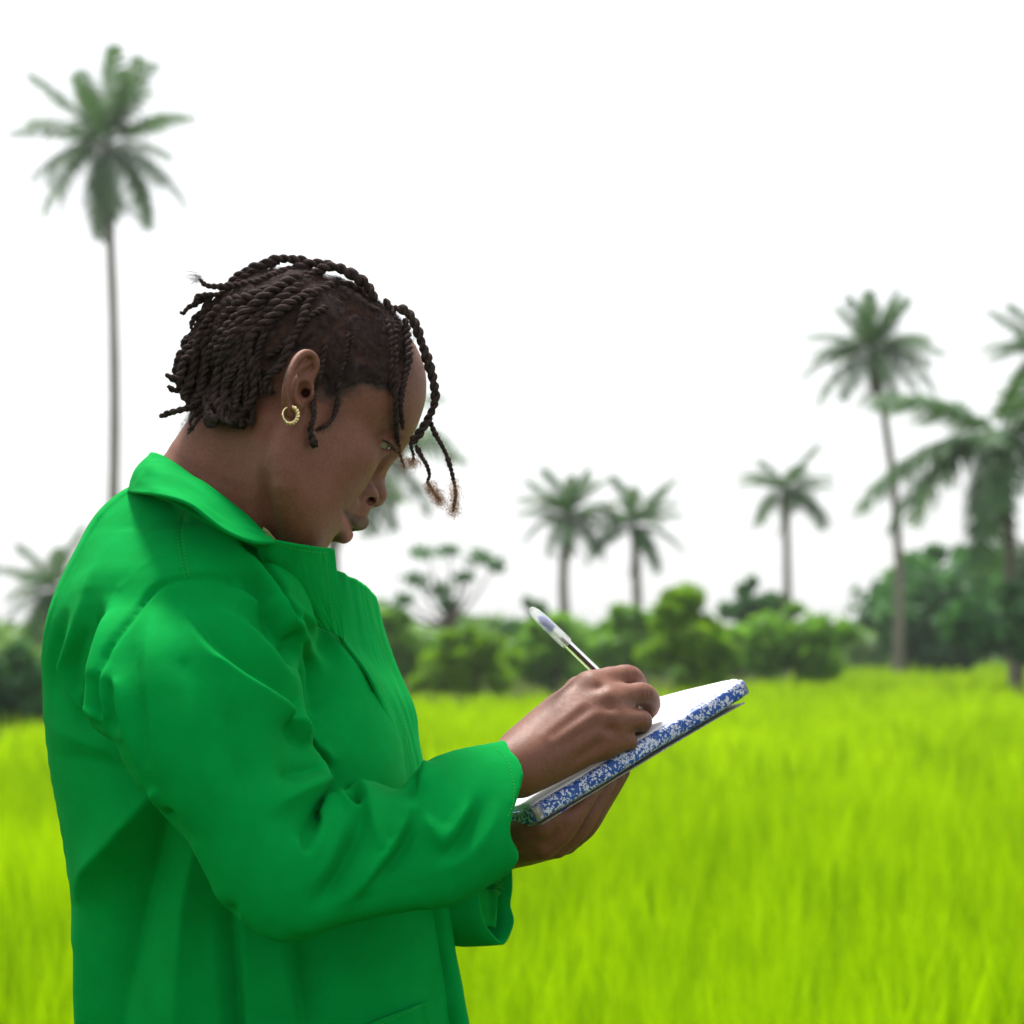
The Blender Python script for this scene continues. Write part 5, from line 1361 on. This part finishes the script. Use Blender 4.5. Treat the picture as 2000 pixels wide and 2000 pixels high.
FRONT = [
 ([(771, 601), (795, 611), (815, 642), (832, 689), (845, 739), (849, 780), (836, 817), (819, 853), (804, 868)], 10.5, dict(taper=.95), dict(y=(-.012, -.015, -.016, -.016, -.016))),
 ([(806, 862), (802, 872), (805, 886), (804, 900)], 5, dict(taper=.5, tip=.6), dict(y=-.016)),
 ([(838, 818), (852, 847), (869, 884), (882, 928), (889, 965), (886, 1000)], 6.2, dict(taper=.55, tip=1.3), dict(y=-.008)),
 ([(812, 870), (822, 888), (836, 908), (842, 930), (838, 943), (848, 962), (861, 978)], 5.4, dict(taper=.55, tip=1.8), dict(y=-.02)),
 ([(751, 584), (764, 608), (770, 648), (774, 695), (773, 746), (773, 796), (778, 837), (782, 872), (786, 893), (793, 914)], 11, dict(taper=.32, tip=1.0), dict(off=.004, off2=.012)),
 ([(790, 622), (795, 640), (796, 702), (790, 746), (785, 796), (788, 842)], 10, dict(taper=.6), dict(off=.004, off2=.012)),
 ([(748, 616), (758, 650), (763, 702), (768, 738), (772, 770)], 8.5, dict(taper=.8), dict(off=.003, off2=.006)),
 ([(633, 668), (630, 702), (620, 746), (611, 783), (611, 810), (603, 837), (606, 850), (613, 868)], 8.0, dict(taper=.72, knob=.5), dict(off=.006, off2=.006)),
 ([(680, 648), (674, 695), (662, 739), (662, 773), (658, 810), (643, 833), (622, 844)], 6.8, dict(taper=.6), dict(off=.004, off2=.005)),
 ([(612, 572), (603, 591), (583, 635), (566, 668), (558, 702), (548, 717), (530, 729), (522, 749), (532, 768)], 10, dict(taper=.78, knob=.35), dict(off=.006, off2=.012)),
 ([(660, 552), (600, 576), (563, 595), (515, 628), (493, 652), (485, 680), (487, 706), (494, 746), (491, 780), (472, 804), (464, 822), (470, 836)], 11.5, dict(taper=.85, knob=.2), dict(off=.006, off2=.016)),
 ([(478, 600), (467, 635), (455, 669), (445, 702), (441, 746), (445, 783), (449, 810), (456, 832)], 11.5, dict(taper=.85), dict(off=.010, off2=.018)),
 ([(735, 588), (715, 556), (686, 534), (653, 521), (616, 534), (583, 557), (549, 588), (512, 621), (487, 655)], 11.5, dict(taper=.9), dict(off=.003)),
 ([(730, 600), (703, 571), (667, 558), (620, 568), (578, 588), (542, 615), (520, 650)], 11.5, dict(taper=.9), dict(off=.004)),
 ([(742, 612), (725, 606), (700, 590), (670, 580), (640, 588)], 9.5, dict(taper=.9), dict(off=.003)),
 ([(660, 525), (616, 513), (569, 524), (529, 537), (495, 551), (455, 560), (425, 560), (403, 556), (392, 545)], 11, dict(taper=.55, tip=.0), dict(off=.004, off2=.012)),
 ([(600, 508), (549, 507), (515, 519), (482, 538), (448, 563), (425, 576), (401, 579), (382, 585), (383, 598)], 11, dict(taper=.55), dict(off=.003, off2=.010)),
 ([(545, 512), (502, 519), (468, 540), (438, 565), (414, 591), (394, 609), (378, 622), (373, 645)], 10.5, dict(taper=.5), dict(off=.003, off2=.010)),
 ([(530, 560), (490, 580), (450, 590), (415, 612), (394, 645), (384, 690), (372, 740), (360, 770)], 11, dict(taper=.8), dict(off=.006, off2=.02)),
 ([(470, 570), (430, 590), (400, 620), (376, 652), (361, 668), (360, 680)], 10, dict(taper=.6), dict(off=.0, off2=.0)),
 ([(480, 600), (435, 650), (408, 700), (396, 750), (380, 790), (350, 803), (330, 808), (317, 813)], 12, dict(taper=.5), dict(off=.010, off2=.02)),
 ([(495, 620), (450, 670), (428, 730), (415, 780), (403, 812), (412, 828), (428, 824)], 11.5, dict(taper=.8), dict(off=.010, off2=.02)),
 ([(470, 700), (440, 760), (400, 800), (384, 818), (377, 830), (366, 839)], 6, dict(taper=.5), dict(off=.014, off2=.02)),
 ([(440, 580), (400, 630), (376, 690), (360, 735), (354, 758)], 11, dict(taper=.8), dict(off=-.005, off2=-.005)),
 ([(460, 640), (432, 700), (424, 760), (432, 805), (446, 828), (458, 822)], 11, dict(taper=.8), dict(off=.016, off2=.022)),
 ([(520, 640), (505, 690), (503, 730), (512, 760), (508, 770)], 8.5, dict(taper=.6), dict(off=.006, off2=.010)),
 ([(590, 540), (545, 560), (500, 590), (466, 625), (440, 660), (420, 700)], 11.5, dict(taper=.9), dict(off=.006, off2=.016)),
 ([(628, 536), (575, 545), (520, 566), (470, 590), (430, 630), (405, 680), (395, 730)], 11.5, dict(taper=.85), dict(off=.002, off2=.012)),
 ([(640, 600), (600, 622), (575, 650), (545, 680), (520, 700)], 9, dict(taper=.8), dict(off=.004)),
 ([(405, 575), (386, 590), (368, 598), (358, 610), (352, 606)], 8, dict(taper=.5), dict(off=.004, off2=.008)),
 ([(400, 640), (376, 652), (362, 662), (358, 678), (366, 688)], 8, dict(taper=.5), dict(off=.002, off2=.006)),
 ([(395, 690), (366, 712), (352, 730), (350, 748)], 8.5, dict(taper=.6), dict(off=.006, off2=.010)),
 ([(398, 765), (372, 786), (352, 800), (338, 804), (326, 812), (314, 815)], 9, dict(taper=.42), dict(off=.014, off2=.018)),
 ([(402, 790), (384, 808), (374, 826), (380, 836), (368, 846)], 5, dict(taper=.5), dict(off=.012, off2=.014)),
 ([(700, 640), (690, 660), (684, 690), (676, 716)], 6, dict(taper=.7), dict(off=.003)),
]
for i, (uv, r, kw, lk) in enumerate(FRONT): twist(lay(uv, **lk), r * W, seed=i, **kw)
# the thick fall of twists at the back of the head, layer under layer, and the far side
r_ = np.random.default_rng(77)
for i in range(36):
    a = r_.random(); u0 = 405 + 112 * r_.random(); v0 = 545 + 120 * r_.random() + 0.25 * (u0 - 405)
    if i % 3 == 0: u0, v0 = 400 + 60 * r_.random(), 580 + 140 * r_.random()
    u1 = np.clip(u0 - r_.uniform(10, 85), 352, 500); v1 = np.interp(u1, (350, 375, 400, 500), (752, 770, 806, 838)) + r_.uniform(-34, 6)
    if v1 - v0 < 60: continue
    m1 = (u0 * .62 + u1 * .38 - r_.uniform(0, 25), v0 * .7 + v1 * .3); m2 = (u0 * .2 + u1 * .8 - r_.uniform(-5, 16), v0 * .35 + v1 * .65); kk = r_.choice([-1, -1, 1]); e = (u1 + kk * r_.uniform(6, 20), v1 + r_.uniform(-2, 10)); e2 = (u1 + kk * r_.uniform(14, 30), v1 - r_.uniform(-2, 16))
    o0 = r_.uniform(-.004, .006); twist(lay([(u0, v0), (m1[0] + r_.uniform(-9, 9), m1[1]), (m2[0] + r_.uniform(-9, 9), m2[1]), (u1, v1), e, e2], off=o0, off2=o0 + r_.uniform(.0, .02)), r_.uniform(7.5, 12.0) * W, taper=r_.uniform(.45, .85), knob=r_.choice([0, .2]))
for i in range(18):     # far side of the head
    x0 = r_.uniform(-.055, .06); k0 = r_.uniform(.035, .06); l0 = -0.045 - 0.012 * r_.random()
    a_ = HW([x0, l0, k0]); b_ = HW([x0 - .004, -.069, k0 - .030]); z_1 = np.array([-.004, .006, -r_.uniform(.03, .045)])
    twist(np.array([a_, b_, b_ + z_1, b_ + 1.8 * z_1]), r_.uniform(8.5, 11) * W, fz=.2)
# short fuzz standing off the scalp
idx_ = np.where(used_ & (hd > 0.002) & (rng.random(len(hv)) < 0.32))[0]
for j in idx_:
    d = hn[j] * 0.55 + rng.normal(0, .5, 3); strand(frizz, capv[j], d / np.linalg.norm(d), rng.uniform(.002, .0050), 0.35, 0.00009)
edge_ = np.where((hd > -0.007) & (hd < 0.010) & (rng.random(len(hv)) < 0.22))[0]
for j in edge_:     # baby hairs along the hairline
    d = hn[j] * 0.25 - HF * 0.5 + HK * 0.35 + rng.normal(0, .35, 3); d -= hn[j] * min(0, d @ hn[j]); strand(frizz, hv[j] + hn[j] * .0003, d / np.linalg.norm(d), rng.uniform(.003, .007), 0.3, 0.00005)
# hair lying close to the scalp, combed towards the roots of the twists
lay_ = np.where(used_ & (hd > 0.003) & (rng.random(len(hv)) < 0.22) & (partm < .5))[0]
fa = np.cos(6 * vnoise(hu + 2000, hvv, 60, 41)); fb_ = np.sin(6 * vnoise(hu + 2000, hvv, 60, 41))
for j in lay_:
    d = -HF * .55 + HK * 0.45 + (HF * fa[j] + HK * fb_[j]) * .8 + rng.normal(0, .22, 3); d -= hn[j] * (d @ hn[j]); d /= np.linalg.norm(d)
    strand(frizz, capv[j] + hn[j] * rng.uniform(.0002, .0012), d + hn[j] * .10, rng.uniform(.004, .009), 0.10, 0.00013, 4)
# the wispy loose end at the upper back
w_end = lay(FRONT[15][0], **FRONT[15][3])[-1]
for i in range(70):
    a = w_end + rng.normal(0, .0012, 3); d = np.array([-1, rng.normal(0, .25), rng.normal(-.05, .35)]); strand(frizz, a, d / np.linalg.norm(d), rng.uniform(.006, .018), .12, 0.00009, n=8)
f_ = frizz.build("loose_hairs", M_HAIR, hair); f_["kind"] = "stuff"
t_ = tips.build("curly_tips", M_FRIZZ, hair); t_["kind"] = "stuff"
# ------------------------------------------------------------------ notebook
NL, NW, NT = 0.243, 0.185, 0.0148
def nb(s, e, n): return NA + NS * s + NE * e + NN * n
book = empty("notebook", nb(NL / 2, NW / 2, -NT), "thick notebook with blue and white speckled binding held open under the writing hand", "notebook")
def extrude(name, prof, s0, s1, ns, mat, warp=None, wear=None, smooth=True):
    """profile in (e, n) swept along the spine direction"""
    prof = np.asarray(prof, float); m_ = len(prof); V = []; A = []
    for s in np.linspace(s0, s1, ns):
        for e, n in prof:
            de, dn = warp(s, e, n) if warp else (0, 0)
            V.append(nb(s, e + de, n + dn)); A.append(wear(s, e, n) if wear else 0)
    F = []
    for i in range(ns - 1):
        for j in range(m_):
            k = (j + 1) % m_; F.append((i * m_ + j, (i + 1) * m_ + j, (i + 1) * m_ + k, i * m_ + k))
    F.append(tuple(range(m_))); F.append(tuple(range((ns - 1) * m_, ns * m_))[::-1])
    o = mesh_obj(name, V, F, mat, book, smooth, {"wear": np.array(A)})
    if smooth:
        o.data.polygons[-1].use_smooth = False; o.data.polygons[-2].use_smooth = False
    return o
def wv(s, e, n): return (0.0006 * math.sin(s * 60) + 0.0004 * math.sin(s * 140 + 1), 0.0004 * math.sin(s * 45 + 2))
wr_f = lambda s, e, n: 1.0 if n < -NT + 0.0012 else (0.8 if (s < 0.006 or s > NL - 0.004) else 0.0)
# binding: rounded spine joining the two covers
sp = [(0.012, -0.0004), (0.004, 0.0), (0.0010, -0.0006)] + [(-0.0022 * math.sin(a) , -NT / 2 + (NT / 2 - .0012) * math.cos(a)) for a in np.linspace(0.35, math.pi - 0.35, 9)] + [(0.0010, -NT + 0.0004), (0.004, -NT), (0.012, -NT), (0.012, -NT + 0.0012), (0.003, -NT + .0016), (0.003, -0.0018), (0.012, -0.0018)]
extrude("binding", sp, 0.0, NL, 46, M_MARBLE, wv, wr_f)
# page block lifting in a soft curve from the spine
pg = [(0.0032, -0.0019), (0.0036, 0.0002), (0.0050, 0.0014), (0.009, 0.0022), (0.030, 0.0024), (0.09, 0.0018), (NW - 0.0045, 0.0008), (NW - 0.004, 0.0004), (NW - 0.004, -NT + 0.0025), (0.0034, -NT + .0022)]
extrude("page_block", pg, 0.0025, NL - 0.002, 30, M_PAPER, lambda s, e, n: (0.0003 * math.sin(s * 80), 0.0005 * math.sin(s * 25 + e * 20) * min(1, e * 60)))
extrude("back_cover", [(0.010, -NT - 0.0002), (NW, -NT + 0.0002), (NW, -NT - 0.0014), (0.010, -NT - 0.0016)], 0.0, NL, 24, M_MARBLE, wv, lambda s, e, n: 0.5)
extrude("loose_cover", [(0.004, -NT - 0.0024), (NW * 0.96, -NT - 0.0022), (NW * 0.96, -NT - 0.0034), (0.004, -NT - 0.0036), (0.0022, -NT - 0.003)], 0.004, NL - 0.006, 24, M_MARBLE, lambda s, e, n: (0.0006 * math.sin(s * 30), -0.0022 * max(0, (s - 0.15) / 0.09) ** 2), lambda s, e, n: 0.9)
sm = [nb(0.0, e, n) for e, n in ((0.003, -.0015), (NW - .006, -.0015), (NW - .006, -NT + .0016), (0.003, -NT + .0016))]
mesh_obj("cover_fold", sm + [q - NS * 0.0012 for q in sm], [(3, 2, 1, 0), (4, 5, 6, 7), (0, 1, 5, 4), (1, 2, 6, 5), (2, 3, 7, 6), (3, 0, 4, 7)], M_MARBLE, book, False, {"wear": np.zeros(8)})

# ------------------------------------------------------------------ pen
PA, PB = P(1036, 1188, 0.000), P(1168, 1315, 0.047)
pdir = PB - PA; pdir /= np.linalg.norm(pdir); PT = PA + pdir * 0.150
pen = empty("pen", PT, "clear ballpoint pen with a milky cap on its back end held in the fist", "pen")
side = np.cross(pdir, [0, 1, 0]); side /= np.linalg.norm(side); third = np.cross(pdir, side)
def lathe(name, prof, mat, seg=20, c0=PA):
    """profile of (distance along the pen, radius)"""
    V = []; th = np.linspace(0, 2 * np.pi, seg, endpoint=False)
    for s, r in prof:
        for t in th: V.append(c0 + pdir * s + r * (math.cos(t) * side + math.sin(t) * third))
    F = []
    for i in range(len(prof) - 1):
        for j in range(seg):
            k = (j + 1) % seg; F.append((i * seg + j, i * seg + k, (i + 1) * seg + k, (i + 1) * seg + j))
    F.append(tuple(range(seg))[::-1]); F.append(tuple(range((len(prof) - 1) * seg, len(prof) * seg)))
    return mesh_obj(name, V, F, mat, pen, True)
lathe("cap", [(0.0, 0.0006), (0.0006, 0.0020), (0.003, 0.0034), (0.008, 0.0045), (0.018, 0.0051), (0.040, 0.0053), (0.049, 0.0053), (0.0495, 0.0050), (0.0495, 0.0043), (0.046, 0.0042), (0.018, 0.0042), (0.008, 0.0036), (0.004, 0.002)], M_CAP)
cl = [PA + pdir * s + third * -o_ + side * 0.0008 for s, o_ in ((0.020, .0052), (0.024, .0066), (0.036, .0070), (0.052, .0066), (0.056, .0064))]
V_, F_ = tube(spline(cl, 14), np.linspace(.0011, .0008, 14), 8); mesh_obj("clip", V_, fix(F_), M_CAP, pen)
lathe("plug", [(0.0120, 0.0012), (0.0160, 0.0032), (0.0290, 0.0037), (0.0292, 0.0012)], M_BLUE)
lathe("barrel", [(0.027, 0.0034), (0.032, 0.0039), (0.130, 0.0039), (0.136, 0.0034), (0.136, 0.0026), (0.128, 0.0030), (0.032, 0.0030), (0.0275, 0.0028)], M_CLEAR, 24)
lathe("ink_tube", [(0.042, 0.0017), (0.134, 0.0017)], M_INK, 14)
lathe("nib", [(0.134, 0.0026), (0.142, 0.0015), (0.1485, 0.0006), (0.1500, 0.0003)], M_BRASS, 14)
# ------------------------------------------------------------------ humid air over the field
m = N("haze"); v = m.n("VolumePrincipled"); v.inputs["Color"].default_value = (0.93, 0.95, 1.0, 1); v.inputs["Density"].default_value = 0.00032; v.inputs["Anisotropy"].default_value = 0.2
m.link(v.outputs[0], m.out.inputs[1])
hx0, hx1, hy0, hy1, hz0, hz1 = -262, 262, -70, 342, -1.0, 32
hz_o = mesh_obj("haze", [(x, y, z) for z in (hz0, hz1) for y in (hy0, hy1) for x in (hx0, hx1)], [(0, 2, 3, 1), (4, 5, 7, 6), (0, 1, 5, 4), (2, 6, 7, 3), (0, 4, 6, 2), (1, 3, 7, 5)], m.m, None, False)
tag(hz_o, "thin pale humid haze over the whole field", "haze", kind="stuff")
SC.cycles.volume_bounces = 1; SC.cycles.volume_step_rate = 4.0; SC.cycles.volume_max_steps = 64
